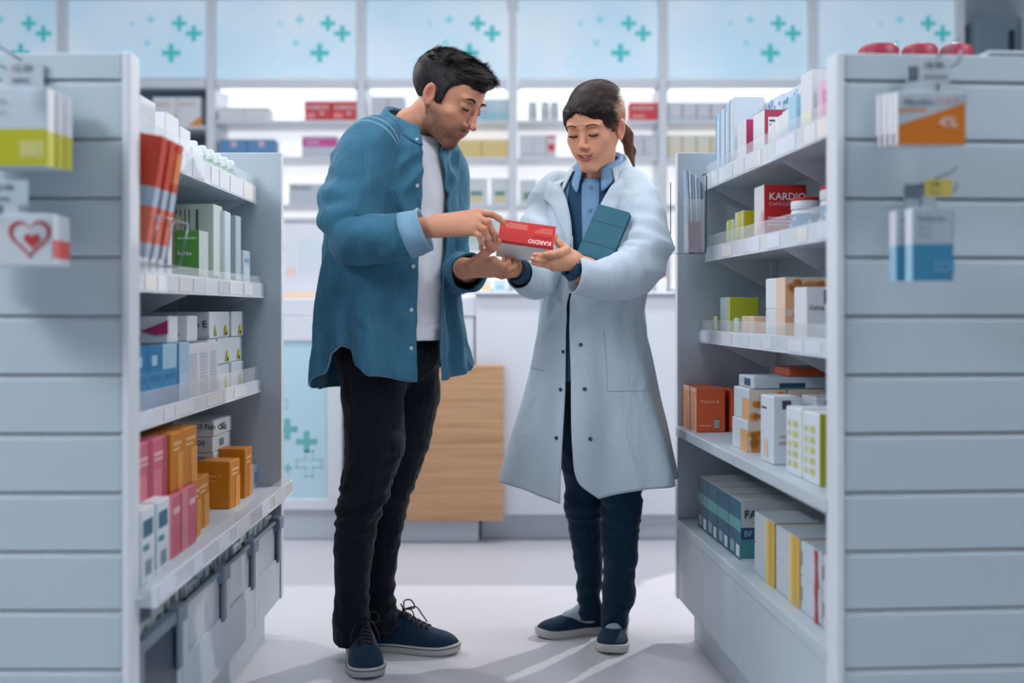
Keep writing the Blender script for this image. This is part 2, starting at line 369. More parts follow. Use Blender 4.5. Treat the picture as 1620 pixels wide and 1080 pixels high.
wall_row('medicine_box', split(822, 850, 1), 284, 323, mk_plain(K(214, 222, 226), fields=[('n', .2, .2, .8, .5, K(120, 160, 140))]), 'pale box with green label behind the shoulder of the woman')
wall_row('medicine_box', split(1012, 1040, 1), 366, 390, mk_plain(K(150, 170, 160)), 'dull green box behind the shoulder of the woman')
wall_row('medicine_box', split(1018, 1062, 2), 405, 457, mk_plain(K(170, 212, 230), fields=[('n', .6, 0, 1, 1, K(214, 218, 226))]), '%s pale blue box above the counter between the woman and right rack', group='pale blue boxes right of the woman')
wall_row('medicine_box', split(736, 820, 3), 345, 390, mk_plain(K(222, 230, 234), fields=[('n', .1, .1, .9, .5, K(200, 220, 216))]), '%s pale green box behind the pointing hand', group='pale green boxes behind the hands')
# more stock on the same wall, left of the racks' ends
wall_row('medicine_box', split(1300, 1500, 7), 148, 190, mk_plain(K(214, 222, 232)), '%s pale box in the far right bay of the wall shelving', group='pale boxes in the far right bay')

# ------------------------------------------------------------------ counter
CY = 4.6; CS = F/CY
def cx_(px): return (px-810)/CS
def cz_(py): return 1+(HZ-py)/CS
WOOD = bpy.data.materials.new('oak_veneer'); WOOD.use_nodes = True
nt = WOOD.node_tree; bs = nt.nodes['Principled BSDF']; tc = nt.nodes.new('ShaderNodeTexCoord'); mp = nt.nodes.new('ShaderNodeMapping')
mp.inputs['Scale'].default_value = (1.0, 1, 34); n1 = nt.nodes.new('ShaderNodeTexNoise'); n1.inputs['Scale'].default_value = 2.2; n1.inputs['Detail'].default_value = 7; n1.inputs['Distortion'].default_value = .6
r1 = nt.nodes.new('ShaderNodeValToRGB'); r1.color_ramp.elements[0].color = (*S(190, 142, 104), 1); r1.color_ramp.elements[0].position = .3
r1.color_ramp.elements[1].color = (*S(216, 170, 128), 1); r1.color_ramp.elements[1].position = .62
nt.links.new(tc.outputs['Object'], mp.inputs['Vector']); nt.links.new(mp.outputs['Vector'], n1.inputs['Vector']); nt.links.new(n1.outputs['Fac'], r1.inputs['Fac'])
nt.links.new(r1.outputs['Color'], bs.inputs['Base Color']); bs.inputs['Roughness'].default_value = .45
CW = M('counter_white', S(222, 224, 232), .4, .4)
ct = empty('service_counter', (0, CY, 0)); tag(ct, 'long white pharmacy counter with an oak front panel behind the two people', 'counter')
def cpart(name, x0, x1, y0, y1, z0, z1, m, bev=.004):
    b = MB(); b.box(x0, x1, y0, y1, z0, z1, m, bev); return b.build(name, ct)
cpart('oak_panel', cx_(560), cx_(797), -.03, .0, cz_(822), cz_(577), WOOD)
cpart('white_front', cx_(752), cx_(1240), .012, .55, .12, cz_(466), CW)
cpart('countertop', cx_(750), cx_(1240), -.02, .62, cz_(466), cz_(461), CW)
cpart('body_panel', cx_(560), cx_(750), .03, .5, .12, cz_(500), CW)
cpart('upper_shelf', cx_(560), cx_(752), .02, .5, cz_(500), cz_(470), CW)
cpart('plinth', cx_(560), cx_(757), .02, .45, 0, .1, M('plinth_white', S(206, 212, 220), .5))
cpart('plinth', cx_(760), cx_(1240), .10, .5, 0, .12, M('plinth_white', S(206, 212, 220), .5))
# left end: display cabinet with a frosted glass front that carries printed crosses
dc = empty('display_cabinet', (0, CY+.02, 0)); tag(dc, 'white display cabinet with pale blue cross printed glass left of the man', 'cabinet')
x0, x1 = cx_(380), cx_(540)
b = MB(); b.box(x0, x1, 0, .45, cz_(500), cz_(472), CW, .004); b.box(x0, x1, .06, .45, cz_(800), cz_(540), CW)
b.box(x0, x1, 0, .45, .14, cz_(790), CW, .004); b.box(cx_(516), x1, 0, .45, cz_(790), cz_(540), CW, .003); b.box(x0, cx_(400), 0, .45, cz_(790), cz_(540), CW, .003)
b.box(x0, x1, 0, .45, cz_(540), cz_(500), CW, .004); b.build('frame', dc)
b = MB(); b.box(x0, x1, .06, .4, 0, .14, M('plinth_white', S(206, 212, 220), .5), .003); b.build('plinth', dc)
b = MB(); b.box(cx_(400), cx_(516), .012, .02, cz_(790), cz_(540), M('frosted_blue_glass', S(190, 220, 232), .25, .5)); gp = b.build('glass_panel', dc)
b = MB()
for (px, py, r, k) in ((452, 680, 17, 1), (483, 700, 17, 1), (453, 742, 7, 2), (430, 640, 22, 3), (487, 735, 20, 3)):
    (cross_line if k == 3 else cross)(b, cx_(px), cz_(py), r/CS, .011, (0, K(110, 182, 180), K(120, 190, 190), K(165, 206, 212))[k])
b.build('printed_cross_pattern', gp)['kind'] = 'stuff'
# two cartons and a leaflet stand on the cabinet top, pastel stock near the hands, small goods right of the woman
def put(o, px, py, D, lab, cat='box', group=None, rz=0):
    p = at(px, py, D); o.location = (p.x, p.y, p.z); o.rotation_euler.z = rz; tag(o, lab, cat, group); return o
zt = cz_(472)
o = carton('medicine_carton', .17, .1, .33, K(214, 216, 224), fields=[('n', 0, 0, 1, .1, K(232, 206, 186)), ('n', .08, .3, .3, .42, K(232, 200, 190)), ('n', .4, .35, .95, .8, K(206, 214, 222))])
o.location = (cx_(468), CY+.2, zt+.001); tag(o, 'tall pale carton with peach foot band on the display cabinet', 'box')
def mk_tubj(col, lid, r, h_):
    b = MB(); b.lathe((0, 0, 0), [(r*.95, 0), (r, .005), (r, h_*.8), (r*.9, h_*.82)], col, 18); b.lathe((0, 0, h_*.82), [(r*.95, 0), (r*.97, .003), (r*.97, h_*.16), (r*.8, h_*.18)], lid, 18)
    return b
for i, (px, lid) in enumerate(((1030, K(240, 140, 80)), (1052, K(240, 140, 80)))):
    b = mk_tubj(K(228, 230, 234), lid, .024, .075); o = b.build('cream_jar'); o.location = (cx_(px), CY+.12, cz_(461)+.001)
    tag(o, '%s white jar with orange lid on the counter right of the woman' % ('left' if i == 0 else 'right'), 'jar', 'orange lidded jars on the counter')
for i, px in enumerate((766, 790, 822)):
    o = carton('sample_box', .055, .04, .05, (K(230, 222, 206), K(206, 224, 236), K(222, 226, 232))[i], fields=[('n', .2, .2, .8, .6, (K(236, 214, 160), K(150, 206, 224), K(190, 210, 220))[i])])
    o.location = (cx_(px), CY+.15, cz_(461)+.001)
    tag(o, ('small cream sample box', 'small pale blue sample box', 'small white sample box')[i]+' on the counter below the held box', 'box')
# right corner: a grey wall cupboard in the far right of the room
cb = empty('wall_cupboard', (0, 6.3, 0)); tag(cb, 'grey wall cupboard in the far right corner above the right rack', 'cupboard')
b = MB(); b.box(bx_(1535), bx_(1600), 0, .5, bz_(200), bz_(35), M('cupboard_grey', S(120, 140, 155), .5), .004); b.build('body', cb)
b = MB(); b.box(bx_(1583), bx_(1592), -.01, 0, bz_(190), bz_(55), DARK, .002); b.build('handle', cb)
b = MB(); b.box(bx_(1604), bx_(1680), -.05, .5, 0, 3.05, WALLM); struct('trim_1', b).location = (0, 6.3, 0)
# ------------------------------------------------------------------ the two gondola racks
class Rack:
    def __init__(s, ox, oy, al, sg): s.ox, s.oy, s.al, s.sg = ox, oy, al, sg; s.c, s.n = math.cos(al), math.sin(al); s.f = 'l' if sg > 0 else 'r'
    def w(s, a, d, z=0): x = s.sg*a; return Vector((s.ox+x*s.c-d*s.n, s.oy+x*s.n+d*s.c, z))
    def d(s, px, a):
        k = (px-810)/F; x = s.sg*a; return (s.ox+x*s.c-k*(s.oy+x*s.n))/(k*s.c+s.n)
RL = Rack(-.709, 2.01, 0, -1); RR = Rack(.601, 2.01, .072, 1)
LEN = 1.315
def rack_shell(R, label):
    root = empty('gondola_rack', R.w(0, 0, 0), R.al); tag(root, label, 'display rack')
    g = R.sg
    def part(name, s0, s1, d0, d1, z0, z1, m, bev=.002, par=root):
        b = MB(); b.box(g*s0, g*s1, d0, d1, z0, z1, m, bev); return b.build(name, par)
    # near end: slatwall facing the camera
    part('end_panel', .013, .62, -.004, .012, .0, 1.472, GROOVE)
    part('edge_trim', -.003, .0125, -.024, .03, .0, 1.478, WHITE2, .003)
    part('edge_trim', .62, .636, -.024, .03, .0, 1.478, WHITE2, .003)
    zs = [1.4225-.1092*k for k in range(14)]
    top = 1.476
    for k, z in enumerate(zs+[0.0]):
        part('slat', .0130, .6195, -.02, -.005, max(0.002, z+.0045), top, SLAT, .0025)
        if z > .01: part('groove_insert', .0135, .619, -.0165, -.004, z-.0044, z+.0012, ALU, .0005)
        top = z-.0045
    part('far_panel', 0, .62, LEN-.03, LEN, .115, 1.482, WHITE, .002)
    part('far_panel_edge', -.002, .001, LEN-.03, LEN, .115, 1.482, WHITE2, .0005)
    part('back_panel', .305, .32, .012, LEN-.03, .1, 1.478, WHITE)
    for d in (.03, .64, LEN-.05): part('slotted_upright', .285, .305, d, d+.02, .4, 1.44, WHITE2)
    part('top_cap', .29, .62, -.02, LEN, 1.478, 1.486, WHITE)
    part('far_side_board', .60, .62, .012, LEN-.03, .1, 1.478, WHITE)
    part('plinth', .04, .58, .02, LEN-.07, .0, .115, WHITE)
    return root, part
def shelf(R, part, s0, ztop, zrail, rail_h, acr_h, d0=.02, th=.018):
    g = R.sg
    o = part('shelf_board', s0+.004, .302, d0, LEN-.034, ztop-th, ztop, WHITE)
    n = 2
    for i in range(n):
        b = MB()
        a = d0+(LEN-.036-d0)*i/n; c = d0+(LEN-.036-d0)*(i+1)/n-.003
        b.box(g*(s0-.003), g*(s0+.003), a, c, zrail, zrail+rail_h, RAIL, .0012)
        b.box(g*(s0-.006), g*(s0-.003), a, c, zrail, zrail+.003, RAIL, .0005)
        b.build('price_rail', o)
    if acr_h:
        for i in range(n):
            b = MB()
            a = d0+(LEN-.036-d0)*i/n; c = d0+(LEN-.036-d0)*(i+1)/n-.004
            b.box(g*(s0+.004), g*(s0+.0065), a, c, zrail+rail_h*.5, zrail+rail_h+acr_h, ACR)
            b.build('acrylic_guard', o)
    rr = random.Random(int(ztop*1000)); d = d0+.03
    while d < LEN-.15:
        w_ = rr.choice((.07, .1, .14)); b = MB(); b.box(g*(s0-.0045), g*(s0-.0035), d, d+w_, zrail+.006, zrail+rail_h-.006, rr.choice((CARD, CARD, CARD, K(226, 232, 244), K(240, 234, 230)))); b.build('price_card', o)
        d += w_+rr.choice((.01, .06, .12))
    for d in (.03, .64, LEN-.05) if ztop > .5 else ():
        b = MB(); q = [(s0+.03, ztop-th), (.286, ztop-th), (.286, ztop-th-.085), (.26, ztop-th-.08)]
        b.rings([[(g*s, d+e, z) for s, z in q] for e in (.006, .012)], WHITE2, True, (True, True), False)
        b.build('bracket', o)
    return o
rootL, partL = rack_shell(RL, 'white gondola rack on the left with slatted end panel')
rootR, partR = rack_shell(RR, 'white gondola rack on the right with slatted end panel')
ZL = [1.348, 1.060, .775, .460]; SL = [.076, .053, .062, -.035]
shelf(RL, partL, SL[0], ZL[0], 1.322, .058, .03); shelf(RL, partL, SL[1], ZL[1], 1.036, .045, .02); shelf(RL, partL, SL[2], ZL[2], .750, .038, .04)
shelf(RL, partL, SL[3], ZL[3], .440, .040, .022, d0=.0)
ZR = [1.388, 1.170, .925, .644, .360]; SR = [.082, .085, .068, -.008, -.004]
shelf(RR, partR, SR[0], ZR[0], 1.362, .05, .03); shelf(RR, partR, SR[1], ZR[1], 1.146, .045, .035); shelf(RR, partR, SR[2], ZR[2], .900, .04, .03)
for k in (3, 4): partR('shelf_board', SR[k], .302, .02, LEN-.03, ZR[k]-.03, ZR[k], WHITE, .003)
for d0, d1 in ((.0, .325), (.325, .65), (.65, .975), (.975, 1.283)):
    partR('cabinet_door', .0, .018, d0+.0025+(.012 if d0 == 0 else 0), d1-.0025, .118, .328, WHITE, .002)
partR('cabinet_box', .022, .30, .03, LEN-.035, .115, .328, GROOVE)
# left: four grey rimmed storage bins under the bottom shelf
CLEARP = M('frosted_window', S(196, 208, 216), .25, .5, alpha=.9)
bins = [(.035, .308), (.314, .660), (.664, .960), (.964, 1.278)]
BN = ['nearest storage bin with dark open side under the left rack', 'second storage bin from the camera with frosted window', 'third storage bin from the camera with frosted window', 'farthest storage bin with frosted window under the left rack']
for i, (a, c) in enumerate(bins):
    r = empty('storage_bin', RL.w(0, a, .1165)); tag(r, BN[i], 'bin', 'storage bins below the left rack')
    L = c-a; b = MB(); z0, z1 = .13, .25
    if i == 0: z0, z1 = .03, .225
    m = WHITE if i else GREY
    b.box(-.002, -.014, 0, .035, 0, .25, m, .001); b.box(-.002, -.014, L-.03, L, 0, .25, WHITE, .001)
    b.box(-.002, -.014, .035, L-.03, 0, z0, WHITE, .001)
    b.build('front_panel', r)
    b = MB(); b.box(-.016, -.27, 0, .008, 0, .245, GREY); b.box(-.016, -.27, L-.008, L, 0, .245, GREY); b.box(-.26, -.27, .009, L-.009, 0, .245, GREY); b.box(-.016, -.259, .009, L-.009, 0, .006, GREY)
    b.build('bin_body', r)
    b = MB(); b.box(-.007, -.011, .036, L-.032, z0, z1, CLEARP if i else M('dark_cavity_pane', S(70, 84, 98), .2)); b.build('window_pane', r)  # nearest bin: dark opaque pane stands in for the shade of its open cavity
    b = MB(); b.box(.005, -.018, 0, L, .225, .25, GREY, .003) if i == 0 else b.box(.002, -.016, 0, L-.065, .240, .25, GREY, .003)
    b.build('rim', r)
    b = MB(); b.box(.012, -.018, L-.062, L-.004, .218, .258, GREY, .004); b.build('corner_clip', r)
    b = MB(); b.box(.006, -.004, L-.045, L-.018, .12, .217, GREY, .003); b.build('label_post', r)

# ------------------------------------------------------------------ stock on the racks
GR = K(92, 160, 74); GRL = K(150, 190, 120); TL = K(70, 150, 160); DT = K(44, 92, 116); NV = K(40, 80, 108)
PK = K(212, 108, 130); PKL = K(238, 188, 196); ORG = K(206, 126, 28); ORL = K(232, 156, 66); BLU = K(38, 120, 168); BLL = K(168, 204, 226)
REDO = K(204, 88, 52); REDL = K(236, 150, 110); PEA = K(236, 178, 128); YEL = K(204, 196, 40); YLG = K(170, 176, 44); PAPER = K(200, 206, 206)
REDK = K(206, 44, 46); MAG = K(190, 56, 110)
def stock(R, px, s, z, ws, wd, h_, base, lab, fields=(), tris=(), texts=(), group=None, name='medicine_box', cat='box', d0=None, turn=0., lift=.0006):
    d = R.d(px, s) if d0 is None else d0
    def fx(t): return tuple([R.f if t[0] == 'f' else t[0]]+list(t[1:]))
    o = carton(name, ws, wd, h_, base, [fx(t) for t in fields], [fx(t) for t in tris], [fx(t) for t in texts])
    o.location = R.w(s+ws/2, d+wd/2, z+lift); o.rotation_euler.z = R.al+turn; tag(o, lab, cat, group)
    return o
# -- left rack, top shelf
z = ZL[0]
for i, (px, h_) in enumerate(((222, .12), (262, .115), (285, .10), (304, .065))):
    stock(RL, px, .10, z, .09, .10 if i != 2 else .085, h_, Wt, ('plain white carton nearest the slatted end on the top left shelf', 'second white carton on the top left shelf behind the orange leaflets', 'white carton third along the top left shelf', 'low white carton beside the green bottles')[i], [('f', .15, .15, .85, .5, Wc)], group='white cartons on the top left shelf')
GRN = M('green_liquid_glass', S(96, 150, 104), .08, .6, alpha=.9); CAP = M('frosted_clear_cap', S(224, 232, 236), .15, .5)
for i, px in enumerate((317, 331, 343, 354, 365, 374)):
    d = RL.d(px, .115); t = empty('pump_bottle', RL.w(.115+.02, d, z+.0006)); tag(t, 'small green bottle with clear cap, %s from the camera' % ORD[i], 'bottle', 'green bottles on the top left shelf')
    b = MB(); b.lathe((0, 0, 0), [(.018, 0), (.021, .004), (.021, .05), (.017, .06), (.009, .066), (.009, .07)], GRN, 18); b.build('glass_body', t)
    b = MB(); b.lathe((0, 0, .07), [(.012, 0), (.0125, .002), (.0125, .024), (.009, .028)], CAP, 18); b.build('cap', t)
    b = MB(); b.lathe((0, 0, .015), [(.0214, 0), (.0214, .028)], K(200, 220, 190), 18, (False, False)); b.build('paper_label', t)
# -- left rack, second shelf
z = ZL[1]
for i, px in enumerate((216, 226, 238, 250, 264)):
    stock(RL, px, .085, z, .13, .039, .22-.004*(i % 2), Wt, 'tall slim white carton, %s from the camera on the second left shelf' % ORD[i], [('f', .0, .0, .12, 1, (GRL, K(190, 196, 200))[i % 2])], group='tall slim white cartons')
stock(RL, 280, .17, z, .06, .035, .19, K(170, 160, 130), 'tan carton in shadow behind the green box')
stock(RL, 338, .085, z, .13, .085, .222, K(204, 214, 206), 'tall pale green carton with printed table, nearest of three', [('f', 0, 0, .5, .14, GR), ('f', .6, 0, .9, .1, GR)]+[('n', .22+.09*k, .35, .25+.09*k, .93, K(120, 134, 130)) for k in range(4)]+[('n', .64, .5, .69, .93, K(90, 110, 104)), ('n', .0, .0, 1, .12, K(150, 180, 140))], group='tall pale green cartons')
stock(RL, 355, .075, z, .05, .07, .21, K(208, 220, 228), 'tall pale blue carton turned slightly between two green-footed cartons', [('f', 0, 0, .5, .12, GRL)], turn=.04)
stock(RL, 373, .085, z, .07, .06, .212, K(196, 208, 212), 'tall pale carton with green foot farthest along the second left shelf', [('n', 0, 0, 1, .16, GR), ('n', .15, .3, .8, .9, K(160, 176, 184)), ('f', 0, 0, 1, .14, GRL)])
stock(RL, 317, .07, z, .062, .06, .138, GR, 'green carton with white side on the second left shelf', [('f', 0, 0, 1, 1, K(226, 234, 230)), ('f', .5, .0, 1, .1, GR), ('n', .1, .84, .9, .88, K(180, 214, 160)), ('n', .1, .3, .7, .33, K(140, 190, 120)), ('n', .1, .22, .8, .25, K(140, 190, 120)), ('n', .1, .12, .6, .15, K(140, 190, 120))], texts=[('n', .12, .55, .016, 'herba', Wt)], turn=-.1)
stock(RL, 385, .08, z, .05, .085, .115, K(196, 212, 226), 'small pale blue carton at the far end of the second left shelf', [('f', .1, .1, .9, .6, K(216, 226, 236)), ('f', .2, .7, .8, .8, K(140, 170, 200))])
stock(RL, 378, .1, z, .03, .03, .10, K(150, 140, 120), 'small tan carton behind the pale blue carton')
# -- left rack, third shelf
z = ZL[2]
for i, px in enumerate((200, 214, 234, 258)):
    d = (.21, .293, .397, .497)[i]
    stock(RL, 0, .072, z, .09, (.080, .101, .097, .095)[i], .147, (BLU, BLU, BLL, BLL)[i], ('blue gloss carton nearest the slatted end on the third left shelf', 'second blue gloss carton on the third left shelf', 'blue carton with white top beside the blue gloss ones', 'pale blue carton beside the white ribbed ones')[i],
          [('f', 0, 0, 1, .62, K(60, 140, 186)), ('f', .15, .1, .85, .3, BLU), ('f', .1, .45, .9, .55, BLU), ('f', .25, .7, .6, .85, BLL)] if i < 3 else [('f', 0, 0, .15, 1, BLU), ('f', .2, .3, .8, .5, K(190, 214, 236))], group='blue cartons on the third left shelf', d0=d)
for i in range(3):
    stock(RL, 0, .075, z, .09, (.082, .090, .080)[i], .142, Wt, 'white ribbed carton, %s from the camera on the third left shelf' % ORD[i], [('f', .12, .08+.06*k, .8, .105+.06*k, K(206, 210, 216)) for k in range(13)], group='white ribbed cartons on the third left shelf', d0=(.595, .680, .773)[i])
stock(RL, 0, .074, z+.1482, .125, .072, .062, K(222, 226, 230), 'white box with a magenta wave lying on the blue cartons', [('n', .42, .06, .5, .3, K(90, 96, 104)), ('f', .1, .1, .9, .9, Wt)], tris=[('n', [(.5, .45), (.78, .3), (1, .35), (1, .85), (.85, .72)], MAG), ('n', [(.0, .8), (.35, .7), (.55, .5), (.3, .6)], MAG)], d0=.438)
stock(RL, 0, .074, z+.1482, .10, .08, .062, Wt, 'white box with small print lying beside the magenta wave box', [('n', .1, .1, .3, .9, K(120, 126, 134)), ('n', .4, .2, .8, .3, K(180, 184, 190))], d0=.585)
for c_, d in enumerate((.860, .945, 1.085)):
    for l_ in range(3):
        o = stock(RL, 0, .10+.004*((c_+l_) % 2), z+.0735*l_, .175 if c_ == 0 else .12, (.080, .135, .14)[c_], .0725, K(204, 214, 220), 'pale box with yellow drop, %s column from the camera, %s layer' % (ORD[c_], ('bottom', 'middle', 'top')[l_]),
                  [('n', 0, 0, 1, .1, K(180, 190, 198))], tris=[('f', [(.55, .08), (.85, .08), (.78, .4), (.7, .52), (.62, .4)], K(206, 196, 60)), ('f', [(.62, .1), (.78, .1), (.7, .3)], K(240, 232, 170))],
                  texts=[('n', .40, .42, .026, 'Vitamin E', INK, .012)] if l_ == 2 and c_ == 0 else [], group='pale boxes with yellow drops', d0=d)
# -- left rack, bottom shelf
z = ZL[3]
for i in range(2):
    stock(RL, 0, .012, z, .09, .088, .148, K(226, 232, 236), ('nearer', 'farther')[i]+' tall white box with teal squares on the bottom left shelf', [('f', .2, .62, .85, .85, K(60, 112, 138)), ('f', .2, .44, .6, .52, TL), ('f', .35, .1, .75, .3, K(140, 156, 176)), ('f', .0, .0, .06, 1, BLL)], group='white boxes with teal squares', d0=.072+.092*i)
for i in range(2):
    stock(RL, 0, .025, z, .10, .112, .1355, PK, ('nearer', 'farther')[i]+' pink box of the lower pair on the bottom left shelf', [('f', 0, 0, .4, 1, K(226, 140, 154)), ('f', .5, .7, .9, .8, PKL)], group='lower pink boxes', d0=.262+.115*i)
    stock(RL, 0, .045, z+.1362, .08, .092, .130, PK, ('nearer', 'farther')[i]+' pink box standing on the lower pink boxes', [('f', .1, .72, .8, .78, PKL), ('f', .1, .64, .7, .68, PKL), ('f', .7, 0, 1, 1, K(190, 80, 100)), ('f', 0, 0, .6, .5, K(226, 130, 146))], group='upper pink boxes', d0=.150+.095*i)
OT = [('f', .2, .78, .85, .84, PEA), ('f', .2, .7, .7, .73, K(246, 206, 150)), ('f', .55, .0, 1, .64, ORL)]
def otext(sz): return [('n', .12, .66, sz, 'Vitamin C', K(240, 196, 120), .008), ('n', .12, .58, sz*.55, 'effervescent', K(240, 196, 120), 0)]
for i in range(2):
    stock(RL, 0, .04, z+.1362, .092, (.085, .107)[i], .130, ORG, ('nearer', 'farther')[i]+' orange box standing in the upper row on the bottom left shelf', OT, texts=otext(.014), group='upper orange boxes', d0=(.350, .438)[i])
stock(RL, 0, .055, z, .10, .10, .128, ORG, 'orange box at the left end of the lower row, half hidden', OT, group='lower orange boxes', d0=.60)
stock(RL, 366, .052, z, .092, .084, .128, ORG, 'orange box in front, whole face visible on the bottom left shelf', OT, texts=otext(.015), group='lower orange boxes', turn=-.08)
stock(RL, 388, .055, z, .09, .08, .140, ORG, 'orange box farthest along the bottom left shelf', OT, texts=otext(.015), group='lower orange boxes', turn=-.03)
stock(RL, 0, .04, z, .10, .075, .1355, ORG, 'orange box between the lower pink boxes and the half hidden one', OT, group='lower orange boxes', d0=.500)
stock(RL, 0, .165, z, .10, .20, .128, ORG, 'orange box lying deep behind the lower orange row', group='lower orange boxes', d0=.72)
for l_ in range(5):
    stock(RL, 0, .13+.003*(l_ % 2), z+.0452*l_, .115, .18, .0445, K(206, 214, 220), 'pale fish oil box, %s up in its flat stack' % ORD[l_], [('n', .06, .15, .6, .22, K(160, 170, 180)), ('f', .35, .3, .6, .75, K(120, 130, 144))], texts=[('n', .08, .5, .02, '-3 Fish Oil' if l_ < 4 else 'Omega-3 Fish Oil', INK, .012)], group='fish oil boxes stacked flat', d0=1.02, turn=-.02)
stock(RL, 400, .07, z, .03, .07, .068, K(190, 206, 222), 'small pale blue box at the far end of the bottom left shelf', [('f', .2, .2, .8, .7, K(130, 160, 190))])
# boxes that show in the gap above the bins
k_ = 0
for i, (a, c) in enumerate(bins):
    n = 4 if i else 2
    for j in range(n):
        wd = (c-a-.03)/n-.004; k_ += 1
        h_ = .255+.012*((i*3+j*5) % 4)
        stock(RL, 0, .022, .122, .075, wd, h_, (K(186, 200, 206), K(196, 206, 204), K(170, 186, 196), K(150, 170, 186))[(i+j) % 4], 'pale carton standing in the %s storage bin, %s from the camera' % (('nearest', 'second', 'third', 'farthest')[i], ORD[j]), [('f', .2, .8, .5, .93, K(90, 106, 118)), ('f', .6, .8, .8, .97, K(110, 130, 120))], group='cartons in the storage bins', d0=a+.015+j*((c-a-.03)/n))
# leaflet boxes in a wire holder at the near end of the left rack
for i, (px, tz) in enumerate(((214, 0), (226, .0), (240, .0))):
    d = .065+.05*i
    b = MB(); w_, dd, h_ = .05, .03, .235
    b.box(-w_/2, w_/2, -dd/2, dd/2, 0, h_, K(204, 72, 48), .0015)
    for u0, v0, u1, v1, m in ((0, .0, 1, .12, K(190, 206, 222)), (0, .12, 1, .42, K(226, 120, 96)), (0, .42, 1, .58, K(176, 196, 214)), (.0, .58, 1, .66, K(206, 76, 50)), (0, .66, 1, .92, K(232, 140, 84) if i == 2 else K(206, 70, 46))):
        decal(b, 'r', w_, dd, h_, u0, v0, u1, v1, m); decal(b, 'n', w_, dd, h_, u0, v0, u1, v1, m)
    o = b.build('leaflet_pack'); o.location = RL.w(.022, d, 1.105); o.rotation_euler = (.0, .16, 0)
    tag(o, '%s tall orange and white leaflet pack leaning at the near end of the left rack' % ORD[i], 'leaflet pack', 'orange leaflet packs')
r = empty('leaflet_holder', RL.w(.02, .145, 1.09)); tag(r, 'wire leaflet holder at the near end of the left rack', 'holder')
b = MB()
b.tube([(.032, -.09, .0), (.032, .1, .0), (-.03, .1, 0), (-.03, -.09, 0), (.032, -.09, 0)], .0015, WIRE)
b.tube([(.05, -.09, .09), (.05, .1, .09), (-.03, .1, .09), (-.03, -.09, .09), (.05, -.09, .09)], .0015, WIRE); b.build('hoop', r)
b = MB()
for y in (-.09, 0, .1): b.tube([(.05, y, .09), (.032, y, 0), (-.03, y, 0), (-.042, y, .21)], .0014, WIRE)
b.build('wire_frame', r)

# -- right rack, top shelf
z = ZR[0]
for i, (px, c_) in enumerate(((1142, BLL), (1151, K(200, 216, 230)), (1160, K(186, 206, 224)), (1168, K(208, 220, 230)))):
    stock(RR, px, .10, z, .09, .042, .195+.006*i, c_, 'tall pale blue carton, %s from the far end of the top right shelf' % ORD[i], [('f', .0, 0, .2, 1, K(120, 160, 196)), ('f', .4, .1, .8, .9, K(216, 226, 234))], group='tall pale blue cartons on the top right shelf', d0=1.175-.05*i)
for i, (d, hh) in enumerate(((.90, .20), (.74, .195))):
    o = stock(RR, 0, .197, z, .085, .13, hh, K(206, 218, 232), ('farther', 'nearer')[i]+' white carton with blue blossom print on the top right shelf', group='blue blossom cartons', d0=d)
    b = MB(); rr = random.Random(7+i)
    for k in range(26):
        u, v = rr.uniform(.08, .92), rr.uniform(.45, .95); q = rr.uniform(.004, .011); cpt = (-.0425+u*.085, -.065-.0012-.0001*k, v*hh)
        b.poly([(cpt[0]+q*math.cos(t*PI/4), cpt[1], cpt[2]+q*math.sin(t*PI/4)) for t in range(8)], K(110, 150, 206) if k % 3 else K(150, 184, 224))
        cpt = (-.0425-.0012-.0001*k, -.065+u*.13, v*hh)
        b.poly([(cpt[0], cpt[1]+q*math.cos(t*PI/4), cpt[2]+q*math.sin(t*PI/4)) for t in range(8)], K(110, 150, 206) if k % 3 else K(150, 184, 224))
    q = b.build('blossom_print', o)
stock(RR, 0, .095, z, .07, .085, .125, Wt, 'white carton with a magenta stripe on the top right shelf', [('n', 0, 0, .3, 1, MAG), ('n', .42, 0, .5, 1, PKL)], d0=.885)
stock(RR, 0, .10, z, .094, .10, .125, Wt, 'white carton with a dark red end and barcode on the top right shelf', [('n', 0, .0, 1, 1, K(176, 64, 92)), ('n', .1, .35, .35, .85, Wt)]+[('n', .5+.07*k, .3, .53+.07*k, .9, Wt) for k in range(6)]+[('n', .13, .4+.09*k, .33, .43+.09*k, INK) for k in range(5)], d0=.74)
for i in range(3):
    stock(RR, 0, .095, z, .06, .05, (.075, .085, .09)[i], Wt, 'small white carton, %s of three in front of the dark red one' % ORD[i], [('f', .1, .1, .9, .5, Wc)], group='small white cartons on the top right shelf', d0=.645-.055*i)
stock(RR, 0, .092, z, .03, .055, .112, K(170, 214, 234), 'light blue carton before the tall white one on the top right shelf', [('f', 0, 0, 1, .25, K(110, 190, 214))], d0=.475)
stock(RR, 0, .097, z, .07, .075, .150, K(226, 228, 234), 'tall white carton with pale yellow foot on the top right shelf', [('f', .3, .05, 1, .4, K(236, 234, 200))], d0=.385)
stock(RR, 0, .10, z, .12, .095, .128, K(216, 214, 220), 'tall carton with pink leaf print nearest the slatted end of the top right shelf', [('f', .1, .08, 1, .85, K(232, 190, 212)), ('f', .35, .2, .85, .7, K(222, 140, 184))], d0=.265)
stock(RR, 0, .10, z, .12, .095, .094, K(226, 160, 196), 'pink carton half hidden behind the slatted end of the top right shelf', d0=.155)
